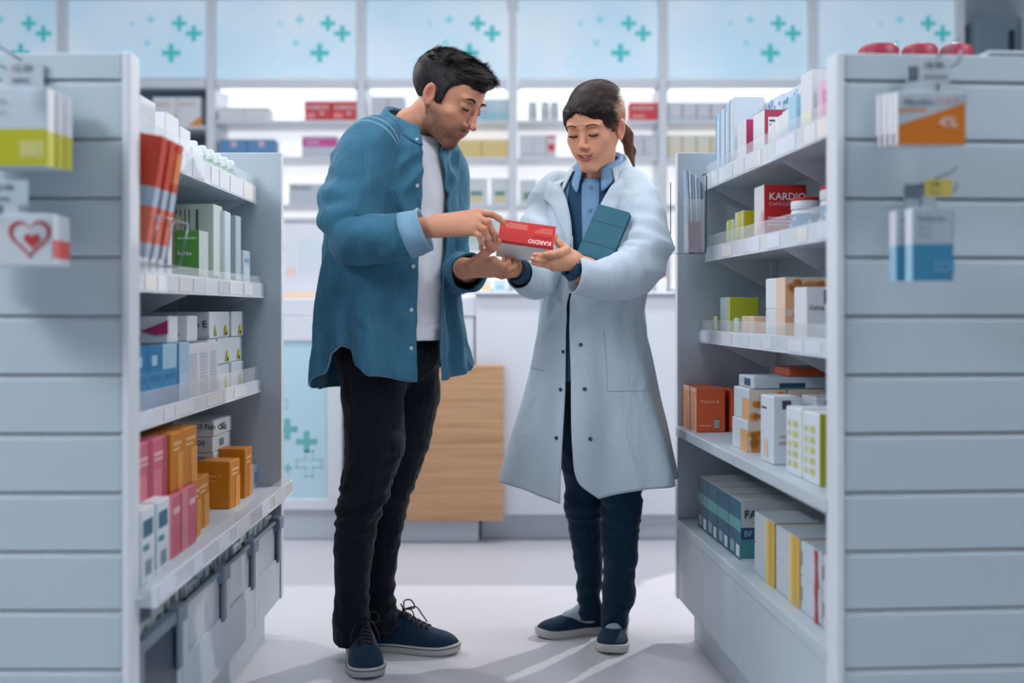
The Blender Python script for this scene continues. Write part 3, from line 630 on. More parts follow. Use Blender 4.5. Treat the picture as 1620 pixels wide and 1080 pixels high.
# -- right rack, second shelf
z = ZR[1]
stock(RR, 0, .105, z, .06, .07, .088, K(214, 222, 196), 'low pale yellow box on the second right shelf', [('f', .3, 0, .8, 1, K(206, 206, 90))], d0=1.05)
stock(RR, 0, .10, z, .075, .085, .102, YEL, 'yellow box with pale side on the second right shelf', [('f', 0, 0, 1, 1, K(214, 220, 190)), ('f', .35, 0, .8, 1, K(212, 206, 80))], d0=.925)
o = stock(RR, 0, .098, z, .11, .085, .150, REDK, 'upright red and white heart medicine box on the second right shelf', [('f', 0, 0, 1, 1, K(232, 228, 230)), ('n', .08, .3, .6, .33, PKL), ('n', .08, .36, .7, .39, PKL), ('n', .08, .42, .5, .45, PKL)], tris=[('f', [(.1, 0), (.7, 0), (1, .5), (.8, .6)], PKL)],
      texts=[('n', .1, .74, .026, 'KARDIO', Wt, .014), ('n', .1, .64, .013, 'CAPSULES', PKL, 0)], d0=.735)
JW = K(230, 232, 236)
for i, (d, s) in enumerate(((.60, .13), (.45, .155), (.33, .16))):
    t = empty('supplement_jar', RR.w(s+.03, d, z+.0006)); tag(t, ('farthest', 'middle', 'nearest')[i]+' white jar with blue label and red rimmed lid on the second right shelf', 'jar', 'jars on the second right shelf')
    R_ = .043 if i else .036; h_ = .112 if i else .10
    b = MB(); b.lathe((0, 0, 0), [(R_*.96, 0), (R_, .004), (R_, h_*.68), (R_*.93, h_*.72)], JW, 28); b.build('jar_body', t)
    b = MB(); b.lathe((0, 0, .006), [(R_*1.01, 0), (R_*1.01, h_*.56)], K(54, 130, 178), 28, (False, False))
    for k in range(12): b.ell((R_*1.0*math.cos(k*.52), R_*1.0*math.sin(k*.52), .02+.035*((k*7) % 5)/5), (.005, .005, .006), K(190, 212, 230), 8, 5)
    b.build('blue_label', t)
    b = MB(); b.lathe((0, 0, h_*.72), [(R_*1.0, 0), (R_*1.02, .002), (R_*1.02, h_*.2), (R_*.97, h_*.22)], JW, 28); b.build('lid', t)
    b = MB(); b.lathe((0, 0, h_*.94), [(R_*1.0, 0), (R_*1.0, h_*.07), (R_*.9, h_*.08)], REDK, 28); b.build('red_seal', t)
o = stock(RR, 0, .092, z, .05, .05, .165, K(226, 100, 170), 'bright pink box with a white ring nearest the slatted end', [('n', 0, .78, 1, .84, Wt), ('f', 0, .1, 1, .2, Wt)], d0=.235)
b = MB(); b.rings([[(-.004+r_*math.cos(t*PI/8), -.0262, .115+r_*math.sin(t*PI/8)) for t in range(16)] for r_ in (.009, .016)], Wt, True); b.build('ring_print', o)
# -- right rack, third shelf
z = ZR[2]
stock(RR, 0, .09, z, .05, .06, .055, YLG, 'small yellow green box at the far end of the third right shelf', [('f', .4, 0, 1, 1, K(220, 226, 224))], d0=1.16)
stock(RR, 0, .085, z, .08, .11, .110, YLG, 'olive yellow box with pale ribbed side on the third right shelf', [('f', 0, 0, 1, 1, K(206, 220, 222))]+[('f', .1+.15*k, .0, .16+.15*k, 1, K(186, 206, 212)) for k in range(6)]+[('f', .7, 0, 1, 1, K(196, 200, 100)), ('n', .3, .38, .6, .44, K(110, 130, 110))], d0=1.0)
stock(RR, 0, .078, z, .045, .045, .052, K(206, 226, 210), 'tiny white and green box in front of the olive one', [('n', .0, 0, .3, 1, GRL)], d0=.90)
stock(RR, 0, .19, z, .06, .06, .118, K(196, 206, 190), 'grey green box with a leaf print behind the peach one', [('n', .35, .1, .9, .7, K(122, 140, 60))], d0=.90)
for i in range(2):
    stock(RR, 0, .085, z, .07, .05, .058, K(236, 206, 180), ('farther', 'nearer')[i]+' small peach box on the third right shelf', [('n', .1, .0, .9, .75, K(240, 186, 140)), ('f', .2, .1, .8, .6, K(246, 216, 190))], group='small peach boxes', d0=.845-.06*i)
PF = [('n', 0, .0, 1, .78, K(236, 178, 130)), ('n', 0, .78, 1, 1, K(226, 206, 192)), ('f', .55, 0, 1, 1, K(238, 206, 182))]
HEX = [(-.5, 0), (-.25, .43), (.25, .43), (.5, 0), (.25, -.43), (-.25, -.43)]
def hexes(seed, col, n=20):
    rr = random.Random(seed); L = []
    for k in range(n):
        u, v = rr.uniform(.1, .9), rr.uniform(.08, .85); q = rr.uniform(.18, .30)
        L.append(('n', [(min(1, max(0, u+a*q)), min(1, max(0, v+c*q))) for a, c in HEX], col))
    return L
for l_ in range(2):
    for j in range(2):
        stock(RR, 0, .092+.104*j, z+.0765*l_, .10 if j == 0 else .060, .155, .076, K(226, 232, 238), 'white box with peach hexagon end, %s, %s layer, third right shelf' % (('aisle side', 'back side')[j], ('lower', 'upper')[l_]), PF, tris=hexes(l_*3+j, K(232, 156, 96)) if not j == 2 else [], group='peach hexagon boxes on the third right shelf', d0=.55-.01*j)
stock(RR, 0, .075, z, .05, .08, .125, Wt, 'white box with one dark word on the third right shelf', texts=[('n', .12, .6, .014, 'Calcia', INK, .01)], fields=[('n', .8, .7, 1, .95, K(120, 90, 100))], d0=.36)
# -- right rack, fourth shelf
z = ZR[3]
RT = [('f', .0, .0, 1, 1, K(232, 150, 112)), ('f', .0, .9, 1, 1, K(240, 196, 170)), ('f', .75, 0, 1, .8, K(240, 186, 156))]
for i, (s, d) in enumerate(((.015, 1.195), (.015, 1.11))):
    stock(RR, 0, s, z, .085, .078, .128, REDO, ('farther', 'nearer')[i]+' vermilion box at the far end of the fourth right shelf', RT+[('n', .1, .14, .5, .16, PEA), ('n', .6, .08, .78, .3, K(90, 90, 80))]+[('n', .6, .1+.04*k, .78, .115+.04*k, Wt) for k in range(5)], texts=[('n', .12, .66, .014, 'Vitamin B', PEA, .01)], group='vermilion boxes on the fourth right shelf', d0=d)
stock(RR, 0, .115, z, .09, .10, .124, REDO, 'vermilion box deeper on the shelf behind the first two', [('n', .1, .14, .8, .16, PEA)], texts=[('n', .12, .66, .014, 'Vitamin B', PEA, .01)], group='vermilion boxes on the fourth right shelf', d0=1.10)
HX = [('n', 0, 0, 1, 1, K(220, 204, 190)), ('f', .55, 0, 1, .7, K(236, 178, 120))]
for l_ in range(2):
    for j in range(3):
        stock(RR, 0, .035+.004*l_+.098*j, z+.0785*l_, .094 if j < 2 else .045, .14, .078, K(214, 224, 232), 'white box with orange hexagon end, %s layer, %s from the aisle' % (('lower', 'upper')[l_], ORD[j]), HX, tris=hexes(20+l_*3+j, K(214, 138, 60), 16), group='orange hexagon boxes on the fourth right shelf', d0=.668)
stock(RR, 0, .05, z+.1575, .22, .13, .03, K(196, 206, 216), 'flat white carton with dark navy mark lying on the hexagon boxes', [('f', .4, .2, .8, .8, NV), ('n', .3, .1, .6, .5, NV)], d0=.67)
stock(RR, 0, .14, z+.1885, .13, .12, .022, REDO, 'flat vermilion carton lying on top at the back of the fourth right shelf', d0=.67)
for j in range(2):
    stock(RR, 0, .03+.10*j, z, .07, .095, .155, K(220, 228, 236), 'tall white box with small grey print, %s the aisle edge' % ('at', 'set back from')[j], [('f', .1, .8, .5, .83, INK), ('n', .3, .82, .6, .95, K(90, 70, 90)), ('n', .2, .3, .7, .34, K(196, 170, 160)), ('n', .2, .4, .7, .43, K(196, 170, 160)), ('f', .3, .1, .6, .35, K(236, 206, 180))], group='tall white print boxes on the fourth right shelf', d0=.452)
for i in range(2):
    stock(RR, 0, .028, z, .09, .102, .145, K(226, 232, 238), 'white box with yellow dots, %s along the fourth right shelf' % ('farther', 'nearer')[i], [('n', .0, 0, 1, 1, K(190, 186, 40))]+[('f', .45+.0*k, .12+.15*k, .75, .21+.15*k, K(206, 204, 110)) for k in range(5)]+[('f', .15, .12+.15*k, .3, .2+.15*k, K(216, 214, 150)) for k in range(5)], group='yellow dot boxes', d0=.252-.104*i)
stock(RR, 0, .14, z, .1, .2, .15, K(206, 214, 222), 'pale carton deep on the fourth right shelf near the slatted end', [('t', .1, .1, .5, .4, REDO), ('t', .6, .1, .8, .4, NV)], d0=.16)
# -- right rack, bottom shelf
z = ZR[4]
for i in range(4):
    stock(RR, 0, .035, z, .245, .109, .150, K(190, 196, 198), 'long teal fronted carton, %s from the far end of the bottom right shelf' % ORD[i], [('f', 0, 0, 1, 1, K(48, 100, 124)), ('f', 0, .48, 1, .68, K(96, 164, 170)), ('f', .12, .06, .45, .26, K(150, 176, 190)), ('f', .6, .04, .9, .24, K(206, 220, 226)), ('n', 0, 0, .42, .36, K(70, 140, 150)), ('n', 0, .36, .42, .56, NV), ('n', 0, .0, .42, .03, Wt)],
          texts=[('n', .03, .72, .030, 'FA-', INK, .016), ('n', .03, .41, .022, 'BF', K(150, 190, 220), .006), ('n', .1, .62, .01, 'OPTICS', K(140, 146, 150), 0)], group='teal fronted cartons on the bottom right shelf', d0=1.066-.1125*i)
YB = [('n', 0, 0, 1, 1, K(204, 176, 60)), ('f', .5, 0, 1, 1, K(230, 206, 150))]
for l_ in range(2):
    for i, (d, wd) in enumerate(((.456, .157), (.287, .160))):
        stock(RR, 0, .035, z+.0745*l_, .11, wd, .074, K(206, 214, 220), 'white box with yellow glow, %s pair, %s layer, bottom right shelf' % (('far', 'near')[i], ('lower', 'upper')[l_]), fields=[('n', 0, 0, 1, 1, K(196, 164, 50)), ('f', .56, 0, 1, 1, K(232, 214, 160)), ('f', .66, 0, .98, 1, K(230, 196, 110)), ('f', .74, 0, .94, 1, K(224, 176, 60))], group='yellow glow boxes on the bottom right shelf', d0=d)
    for i, d in enumerate((.157, .03)):
        stock(RR, 0, .035, z+.0745*l_, .12, .124, .074, K(206, 216, 224), 'white box with a red ribbon band, %s, %s layer, bottom right shelf' % (('far', 'near')[i], ('lower', 'upper')[l_]), [('f', .05, .3, .1, .7, K(120, 60, 70))], tris=[('f', [(.72, 0), (.9, 0), (.84, .5), (.86, 1), (.7, 1), (.74, .5)], K(190, 50, 56)), ('n', [(0, 0), (.2, 0), (.3, 1), (0, 1)], K(190, 50, 56))], group='red ribbon boxes on the bottom right shelf', d0=d)
for j in range(3):
    stock(RR, 0, .16, z, .13, .16, .14, K(180, 184, 186), 'grey topped carton deep on the bottom right shelf, %s from the camera' % ORD[j], [('t', .1, .1, .9, .14, K(130, 120, 120))], group='grey topped cartons', d0=.05+.165*j)
# brochure holder on the far panel of the right rack
r = empty('brochure_holder', RR.w(-.012, LEN-.10, 1.17), RR.al); tag(r, 'clear brochure holder at the far end of the right rack', 'holder')
b = MB()
b.tube([(-.02, .03, .215), (-.02, .03, .0), (.075, .03, 0), (.075, .03, .2), (.072, .03, .215), (.066, .03, .215)], .0016, DARK)
b.tube([(.025, -.02, .0), (.075, -.02, 0), (.078, -.02, .225), (.074, -.02, .235), (.066, -.02, .232)], .0018, DARK); b.build('wire_hook', r)
b = MB(); b.box(.022, .07, -.022, -.019, .002, .16, ACR); b.box(.022, .07, .026, .029, .002, .2, ACR); b.box(.02, .0225, -.022, .029, .002, .18, ACR); b.box(.022, .07, -.019, .026, .0, .002, ACR); b.build('clear_pocket', r)
for i in range(5):
    b = MB(); w_ = .0062; b.box(-w_/2, w_/2, -.018, .018, 0, .245-.006*i, K(206, 216, 228) if i % 2 else K(150, 172, 196), .0004)
    b.box(-w_/2-.0003, w_/2+.0003, -.0184, -.018, .0, .09, (K(180, 90, 110), K(90, 110, 140))[i % 2]); o = b.build('brochure')
    o.location = RR.w(.017+.0085*i, LEN-.097, 1.1735); o.rotation_euler = (0, -.04, RR.al); tag(o, '%s slim folded brochure from the left in the clear holder' % ORD[i], 'brochure', 'brochures in the clear holder')

# ------------------------------------------------------------------ goods hung on the slatted end panels
def hook(px, py, D0, lab, cardcol, label_px, sz, card_text, parentless=True):
    """a double wire peg fixed in a groove, with a price card on its raised front end"""
    p = at(px, py, 2.0)
    r = empty('peg_hook', (p.x, 1.986, p.z)); tag(r, lab, 'hook')
    b = MB(); b.box(-.03, .03, -.004, .0, -.02, .03, WIRE, .001); b.build('hook_plate', r)
    b = MB(); L = .16
    b.tube([(0, 0, 0), (0, -L, 0), (0, -L-.008, .01), (0, -L-.008, .018)], .0022, WIRE)
    b.tube([(0, 0, .028), (0, -L*.9, .034), (0, -L-.01, .04)], .002, WIRE); b.build('wire_arm', r)
    q = at(*label_px, 1.986-L-.012); b = MB()
    dx, dz = q.x-p.x, q.z-p.z
    b.box(dx-sz[0]/2, dx+sz[0]/2, -L-.0135, -L-.012, dz-sz[1]/2, dz+sz[1]/2, cardcol, .0004)
    b.text(card_text[0], sz[1]*.36, (dx-sz[0]*.36, -L-.0142, dz+sz[1]*.08), (1, 0, 0), (0, 0, 1), INK, .012)
    b.text(card_text[1], sz[1]*.26, (dx-sz[0]*.36, -L-.0142, dz-sz[1]*.32), (1, 0, 0), (0, 0, 1), INK, .008)
    b.build('price_card', r)
    return r
def hung(px0, px1, py0, py1, D, th, base, lab, fields=(), tris=(), texts=(), group=None, rot=0., side=None):
    a = at(px0, py1, D); c = at(px1, py0, D); w_, h_ = c.x-a.x, c.z-a.z
    b = MB(); b.box(-w_/2, w_/2, -th/2, th/2, 0, h_, base, .0018)
    b.box(-.012, .012, -.0006, .0006, h_-.001, h_+.022, base)
    for i, f in enumerate(fields): decal(b, f[0], w_, th, h_, *f[1:], e=.0005+.0002*i)
    for f in tris: tri(b, f[0], w_, th, h_, *f[1:])
    for t in texts: ftext(b, t[0], w_, th, h_, *t[1:])
    if side: [decal(b, sd, w_, th, h_, *q) for sd in 'lr' for q in side]
    o = b.build('hanging_box'); o.location = ((a.x+c.x)/2, D+th/2, a.z); o.rotation_euler.z = rot; tag(o, lab, 'box', group); return o
YG = K(190, 186, 36)
hook(50, 128, 2, 'peg hook with price card above the yellow and white boxes', K(196, 206, 216), (40, 117), (.062, .045), ('12.50', 'tablets'))
for i, (dx, D) in enumerate(((0, 1.845), (10, 1.88), (19, 1.93))):
    hung(-60+dx, 74+dx*1.5, 138+dx*.6, 262+dx*.3, D, .032, K(196, 208, 218), '%s yellow footed white box hanging on the left end panel' % ('front', 'middle', 'rear')[i], [('n', 0, 0, 1, .47, YG), ('n', .68, .1, .96, .32, K(206, 204, 120))], texts=[('n', .3, .8, .012, 'Allerta', K(120, 134, 150), .01), ('n', .3, .66, .009, '20 tablets', K(140, 150, 160), 0), ('n', .72, .14, .016, '500', K(226, 224, 170), .01)], group='yellow footed boxes hanging on the left end panel', side=[(0, 0, 1, .45, K(206, 200, 70)), (0, .45, 1, 1, K(222, 226, 230))])
hook(20, 320, 2, 'peg hook with pale card above the heart boxes', K(186, 202, 214), (18, 305), (.058, .042), ('9.90', 'daily'))
for i, (dx, D) in enumerate(((0, 1.86), (8, 1.89), (16, 1.925))):
    o = hung(-60+dx, 84+dx*1.1, 338+dx*.3, 420+dx*.1, D, .024, K(206, 212, 220), '%s white box with a red heart outline hanging on the left end panel' % ('front', 'middle', 'rear')[i], texts=[('n', .15, .6, .012, 'cor', PK, .008)], group='red heart boxes hanging on the left end panel', side=[(0, .15, 1, .5, K(214, 96, 92))])
    # printed heart: outline and solid small heart
    def heart(t, s_): x = 16*math.sin(t)**3; y_ = 13*math.cos(t)-5*math.cos(2*t)-2*math.cos(3*t)-math.cos(4*t); return x*s_, y_*s_
    b = MB(); W_ = at(84, 0, 1.86).x-at(-60, 0, 1.86).x; hx = W_/2-.040; hz = .050
    b.rings([[(hx+heart(t*PI/16, s_)[0], -.0135, hz+heart(t*PI/16, s_)[1]) for t in range(32)] for s_ in (.0023, .0019)], K(190, 62, 60), True, smooth=False)
    b.poly([(hx+.004+heart(t*PI/16, .0009)[0], -.0135, hz-.006+heart(t*PI/16, .0009)[1]) for t in range(32)], K(190, 62, 60))
    b.build('heart_print', o)
hook(1455, 133, 2, 'peg hook with white card above the orange and grey boxes', K(200, 208, 218), (1478, 112), (.052, .042), ('18.90', 'ointment'))
for i, D in enumerate((1.845, 1.875, 1.905, 1.935)):
    hung(1421-9*i, 1527-12*i, 144+1.5*i, 229+1.0*i, D, .024, K(190, 202, 210), '%s grey box with orange wedge hanging on the right end panel' % ('front', 'second', 'third', 'rear')[i], [('n', 0, .62, .42, .67, K(226, 138, 66))], tris=[('n', [(0, 0), (1, 0), (1, .78), (0, .36)], K(214, 122, 34))], texts=[('n', .07, .74, .0155, 'Abuvitin', K(84, 100, 118), .012), ('n', .56, .76, .0135, 'FORTE', K(206, 130, 120), .0), ('n', .6, .32, .027, '4%', K(236, 206, 190), .014)], group='orange wedge boxes hanging on the right end panel', side=[(0, 0, 1, 1, K(232, 232, 236)), (0, 0, .3, .25, PEA)])
hook(1450, 318, 2, 'peg hook with yellow card above the blue boxes', K(206, 190, 96), (1485, 297), (.046, .029), ('7.40', '30 pcs'))
for i, D in enumerate((1.85, 1.90)):
    hung(1446-26*i, 1508-28*i if i else 1508, 328+4*i, 444, D, .042, K(176, 190, 202), '%s blue footed pale box hanging on the right end panel' % ('front', 'rear')[i], [('n', 0, 0, 1, .50, K(64, 138, 176))], texts=[('n', .1, .82, .0115, 'Vistacrom', K(84, 100, 118), .01), ('n', .1, .7, .009, '10 ml', K(110, 124, 140), 0), ('n', .1, .6, .009, 'sterile', K(110, 124, 140), 0), ('n', .5, .12, .026, 'SDI', K(120, 176, 206), .01)], group='blue footed boxes hanging on the right end panel', rot=-.06, side=[(0, 0, 1, .5, K(166, 208, 230)), (0, .5, 1, 1, K(228, 230, 238))])
# jars and small vials on the cap of the right rack
for i, (px, w_) in enumerate(((1390, 62), (1455, 55), (1513, 50))):
    D = 2.35; p = at(px, 87, D); r_ = w_/2/F*D
    t = empty('cosmetic_jar', (p.x, D, 1.4866)); tag(t, 'low jar with dark red domed lid, %s from the left on the right rack' % ORD[i], 'jar', 'red lidded jars on top of the right rack')
    b = MB(); b.lathe((0, 0, 0), [(r_*.9, 0), (r_*.95, .004), (r_*.95, .054), (r_*.85, .058)], K(222, 180, 196), 24); b.build('jar_body', t)
    b = MB(); b.lathe((0, 0, .053), [(r_, 0), (r_*1.02, .004), (r_*1.0, .028), (r_*.85, .036), (r_*.4, .041), (.001, .042)], K(160, 50, 70), 28, (True, False)); b.build('lid', t)
for i, px in enumerate((1549, 1561)):
    p = at(px, 87, 2.4); b = MB(); b.lathe((0, 0, 0), [(.0085, 0), (.009, .004), (.009, .066), (.004, .078)], (Wt, K(170, 200, 216))[i], 14)
    o = b.build('glass_vial'); o.location = (p.x, 2.4, 1.4866); tag(o, ('bright white', 'pale blue')[i]+' tiny vial on top of the right rack', 'vial')
# ------------------------------------------------------------------ people: sculpting helpers
def surfnets(V, org, h):
    """naive surface nets of a signed distance grid (negative inside)"""
    s = V < 0
    nx, ny, nz = V.shape
    acc = np.zeros((nx-1, ny-1, nz-1, 3), np.float32); cnt = np.zeros((nx-1, ny-1, nz-1), np.float32)
    for ax in range(3):
        sl0 = [slice(None)]*3; sl1 = [slice(None)]*3; sl0[ax] = slice(0, -1); sl1[ax] = slice(1, None)
        a = V[tuple(sl0)]; c = V[tuple(sl1)]; cr = (a < 0) != (c < 0)
        t = np.where(cr, a/np.where(a == c, 1, a-c), 0).astype(np.float32)
        o = [k for k in range(3) if k != ax]
        for i in (0, 1):
            for j in (0, 1):
                src = [slice(None)]*3; src[o[0]] = slice(i, V.shape[o[0]]-1+i); src[o[1]] = slice(j, V.shape[o[1]]-1+j)
                cc = cr[tuple(src)]; tt = t[tuple(src)]
                cnt += cc; acc[..., ax] += tt; acc[..., o[0]] += i*cc; acc[..., o[1]] += j*cc
    act = cnt > 0; idx = -np.ones(act.shape, np.int64); n = int(act.sum()); idx[act] = np.arange(n)
    ii = np.argwhere(act); P = (ii+acc[act]/cnt[act][:, None])*h+np.array(org)
    faces = []
    for ax in range(3):
        sl0 = [slice(None)]*3; sl1 = [slice(None)]*3; sl0[ax] = slice(0, -1); sl1[ax] = slice(1, None)
        a = s[tuple(sl0)]; c = s[tuple(sl1)]; e = np.argwhere(a != c)
        o = [(ax+1) % 3, (ax+2) % 3]
        e = e[(e[:, o[0]] > 0) & (e[:, o[1]] > 0) & (e[:, o[0]] < V.shape[o[0]]-1) & (e[:, o[1]] < V.shape[o[1]]-1)]
        ins = a[tuple(e.T)]
        q = []
        for d0, d1 in ((1, 1), (0, 1), (0, 0), (1, 0)):
            k = e.copy(); k[:, o[0]] -= d0; k[:, o[1]] -= d1; q.append(idx[tuple(k.T)])
        q = np.stack(q, 1); q[~ins] = q[~ins][:, ::-1]; faces.append(q)
    return P, np.concatenate(faces)
class SDF:
    def __init__(s, lo, hi, h):
        s.h = h; s.lo = np.array(lo, np.float32); n = np.ceil((np.array(hi)-lo)/h).astype(int)+1
        s.ax = [s.lo[k]+np.arange(n[k], dtype=np.float32)*h for k in range(3)]
        s.V = np.full(n, 1., np.float32)
    def win(s, c, r):
        sl = []
        for k in range(3):
            a = int(np.clip((c[k]-r[k]-s.lo[k])/s.h, 0, len(s.ax[k]))); b_ = int(np.clip((c[k]+r[k]-s.lo[k])/s.h+2, 0, len(s.ax[k]))); sl.append(slice(a, b_))
        if any(q.stop-q.start < 1 for q in sl): return None, None
        g = np.meshgrid(*[s.ax[k][sl[k]] for k in range(3)], indexing='ij', sparse=True); return tuple(sl), g
    def put(s, sl, d, k, sub=False):
        v = s.V[sl]
        if sub: d = -d; hh = np.maximum(k-np.abs(v-d), 0)/k if k > 0 else 0; s.V[sl] = np.maximum(v, d)+hh*hh*k*.25
        else: hh = np.maximum(k-np.abs(v-d), 0)/k if k > 0 else 0; s.V[sl] = np.minimum(v, d)-hh*hh*k*.25
    def ell(s, c, r, k=.01, sub=False, rot=None):
        R = max(r)+k+.02; sl, g = s.win(c, (R, R, R))
        if sl is None: return
        p = [g[i]-c[i] for i in range(3)]
        if rot is not None:
            m = np.array(rot.transposed()); p = [m[i, 0]*p[0]+m[i, 1]*p[1]+m[i, 2]*p[2] for i in range(3)]
        k0 = np.sqrt((p[0]/r[0])**2+(p[1]/r[1])**2+(p[2]/r[2])**2); k1 = np.sqrt((p[0]/r[0]**2)**2+(p[1]/r[1]**2)**2+(p[2]/r[2]**2)**2)
        s.put(sl, (k0*(k0-1)/np.maximum(k1, 1e-6)).astype(np.float32), k, sub)
    def cap(s, a, b, ra, rb, k=.01, sub=False):
        a = np.array(a, np.float32); b = np.array(b, np.float32); R = max(ra, rb)+k+.02
        c = (a+b)/2; sl, g = s.win(c, np.abs(b-a)/2+R)
        if sl is None: return
        ba = b-a; L = float(ba @ ba)+1e-9
        t = np.clip(((g[0]-a[0])*ba[0]+(g[1]-a[1])*ba[1]+(g[2]-a[2])*ba[2])/L, 0, 1)
        d = np.sqrt((g[0]-a[0]-t*ba[0])**2+(g[1]-a[1]-t*ba[1])**2+(g[2]-a[2]-t*ba[2])**2)-(ra+(rb-ra)*t)
        s.put(sl, d.astype(np.float32), k, sub)
    def chain(s, pts, rad, k=.006):
        for i in range(len(pts)-1): s.cap(pts[i], pts[i+1], rad[i], rad[i+1], k)
    def mesh(s): return surfnets(s.V, s.lo, s.h)
def np_obj(name, parts, mats, parent=None, cols=None, smooth=True):
    """parts: list of (P, faces, material index)"""
    P = np.concatenate([p[0] for p in parts]); off = 0; Fs = []; mi = []
    for p in parts: Fs.append(p[1]+off); off += len(p[0]); mi += [p[2]]*len(p[1])
    Fq = np.concatenate(Fs); me = bpy.data.meshes.new(name)
    me.vertices.add(len(P)); me.vertices.foreach_set('co', P.astype(np.float32).ravel())
    me.loops.add(Fq.size); me.loops.foreach_set('vertex_index', Fq.ravel().astype(np.int32))
    me.polygons.add(len(Fq)); me.polygons.foreach_set('loop_start', np.arange(0, Fq.size, 4, dtype=np.int32)); me.polygons.foreach_set('loop_total', np.full(len(Fq), 4, np.int32))
    for m in mats: me.materials.append(m)
    me.polygons.foreach_set('material_index', np.array(mi, np.int32)); me.polygons.foreach_set('use_smooth', np.full(len(Fq), smooth))
    if cols is not None:
        ca = me.color_attributes.new('tone', 'FLOAT_COLOR', 'POINT'); ca.data.foreach_set('color', np.concatenate([cols, np.ones((len(cols), 1))], 1).astype(np.float32).ravel())
    me.update(calc_edges=True); me.validate()
    o = bpy.data.objects.new(name, me); C.objects.link(o)
    if parent: o.parent = parent
    return o
def attr_mat(name, rough, bump=.0, bscale=900, sss=0., spec=.4, aniso=0):
    m = bpy.data.materials.new(name); m.use_nodes = True; nt = m.node_tree; b = nt.nodes['Principled BSDF']
    a = nt.nodes.new('ShaderNodeAttribute'); a.attribute_name = 'tone'; nt.links.new(a.outputs['Color'], b.inputs['Base Color'])
    b.inputs['Roughness'].default_value = rough; b.inputs['Specular IOR Level'].default_value = spec
    if sss: b.inputs['Subsurface Weight'].default_value = sss; b.inputs['Subsurface Radius'].default_value = (1, .4, .2); b.inputs['Subsurface Scale'].default_value = .008
    if bump:
        tc = nt.nodes.new('ShaderNodeTexCoord'); n = nt.nodes.new('ShaderNodeTexNoise'); n.inputs['Scale'].default_value = bscale
        bp = nt.nodes.new('ShaderNodeBump'); bp.inputs['Strength'].default_value = bump; bp.inputs['Distance'].default_value = .001
        nt.links.new(tc.outputs['Object'], n.inputs['Vector']); nt.links.new(n.outputs['Fac'], bp.inputs['Height']); nt.links.new(bp.outputs['Normal'], b.inputs['Normal'])
    return m
SKIN = attr_mat('skin', .48, .25, 700, .25, .35)
def g(p, c, r):   # soft ellipsoidal mask
    d = sum(((p[:, i]-c[i])/r[i])**2 for i in range(3)); return np.exp(-d)
def sstep(a, b_, x): t = np.clip((x-a)/(b_-a), 0, 1); return t*t*(3-2*t)
def head_frame(c, yaw, pitch, roll, sc):
    R = Matrix.Rotation(math.radians(yaw), 3, 'Z') @ Matrix.Rotation(math.radians(pitch), 3, 'X') @ Matrix.Rotation(math.radians(roll), 3, 'Y')
    return Vector(c), R, sc
def EO(male): return .010 if male else .003
def head_sdf(male, neck_a, neck_r):
    D = SDF((-.105, -.145, -.20), (.105, .125, .135), .00185)
    D.ell((0, .012, .032), (.076, .096, .082), .0)
    D.ell((0, -.030, .030), (.066, .066, .066), .02)
    eo = EO(male)
    jw = .0 if male else -.008
    D.ell((0, -.038, -.040), (.057+jw, .054, .066), .03)
    for x in (-1, 1):
        D.cap((x*(.060+jw), -.006, -.035), (x*(.050+jw), -.026, -.075), .015, .013, .025)
        D.cap((x*(.050+jw), -.026, -.075), (x*.016, -.076, -.104 if male else -.100), .013, .011, .022)
        D.ell((x*.043, -.066, -.022), (.020, .016, .014), .02) if male else D.ell((x*.040, -.062, -.024), (.020, .015, .018), .03)           # cheekbone
        D.ell((x*.028, -.084, .021+eo), (.024, .012, .007 if male else .004), .012)   # brow ridge
        D.ell((x*.030, -.105, .003+eo), (.018, .014, .012), .012, True)      # socket
        D.ell((x*.0305, -.0835, .0015+eo), (.0150, .0125, .0115), .003)        # closed looking-down lid
        D.ell((x*.026, -.074, -.048), (.020, .018, .022), .02)            # cheek
    D.ell((0, -.083, -.098 if male else -.094), (.017, .013, .013), .016)             # chin
    D.ell((0, -.080 if male else -.0775, -.062), (.026, .018, .022), .02)                     # muzzle
    nz = .008 if male else -.004
    D.cap((0, -.090-nz*.5, .014+eo*1.2), (0, -.109-nz, -.024), .0062, .0072, .010)
    D.ell((0, -.112-nz, -.030), (.0095, .0095, .0085), .006)
    for x in (-1, 1):
        D.ell((x*(.0115 if male else .0095), -.101, -.034), (.0075 if male else .0062, .010, .0065 if male else .0058), .006)
        D.ell((x*.0055, -.108, -.0395), (.0032, .005, .003), .003, True)
    mw, zu, cz = (.023, -.0585, -.0625) if male else (.0310, -.0580, -.0510); ly = -.0965 if male else -.0965
    for q in range(-3, 4):
        t = q/3; yy = ly+.013*t*t; rr_ = .0048-.0026*t*t
        D.ell((mw*t, yy, zu+(cz-zu)*t*t), (.0065, rr_+.001, rr_*.8), .004)
        D.ell((mw*.92*t, yy+.0015, -.0705+(cz+.0705)*t*t), (.0065, rr_+.0015, rr_), .004)
    if male: D.cap((-.018, -.1025, -.0638), (.018, -.1025, -.0638), .0016, .0016, .003, True)
    else:
        for q in range(-4, 5): D.ell((q*.0048, -.1005+.012*(q/4)**2, -.0640+.0052*(q/4)**2), (.0050, .0085, .0040-.0018*(q/4)**2), .001, True)
    for x in (-1, 1):
        r = Matrix.Rotation(x*-.35, 3, 'Z') @ Matrix.Rotation(-.22, 3, 'X')
        D.ell((x*.0775, .002, -.008), (.0065, .0175, .030), .004, rot=r)
        D.ell((x*.0830, -.003, -.005), (.0068, .0105, .019), .003, True, rot=r)
        D.ell((x*.0775, -.006, -.033), (.0045, .0075, .008), .004)
    D.cap((0, .012, -.035), neck_a, .050 if male else .044, neck_r, .018)
    return D
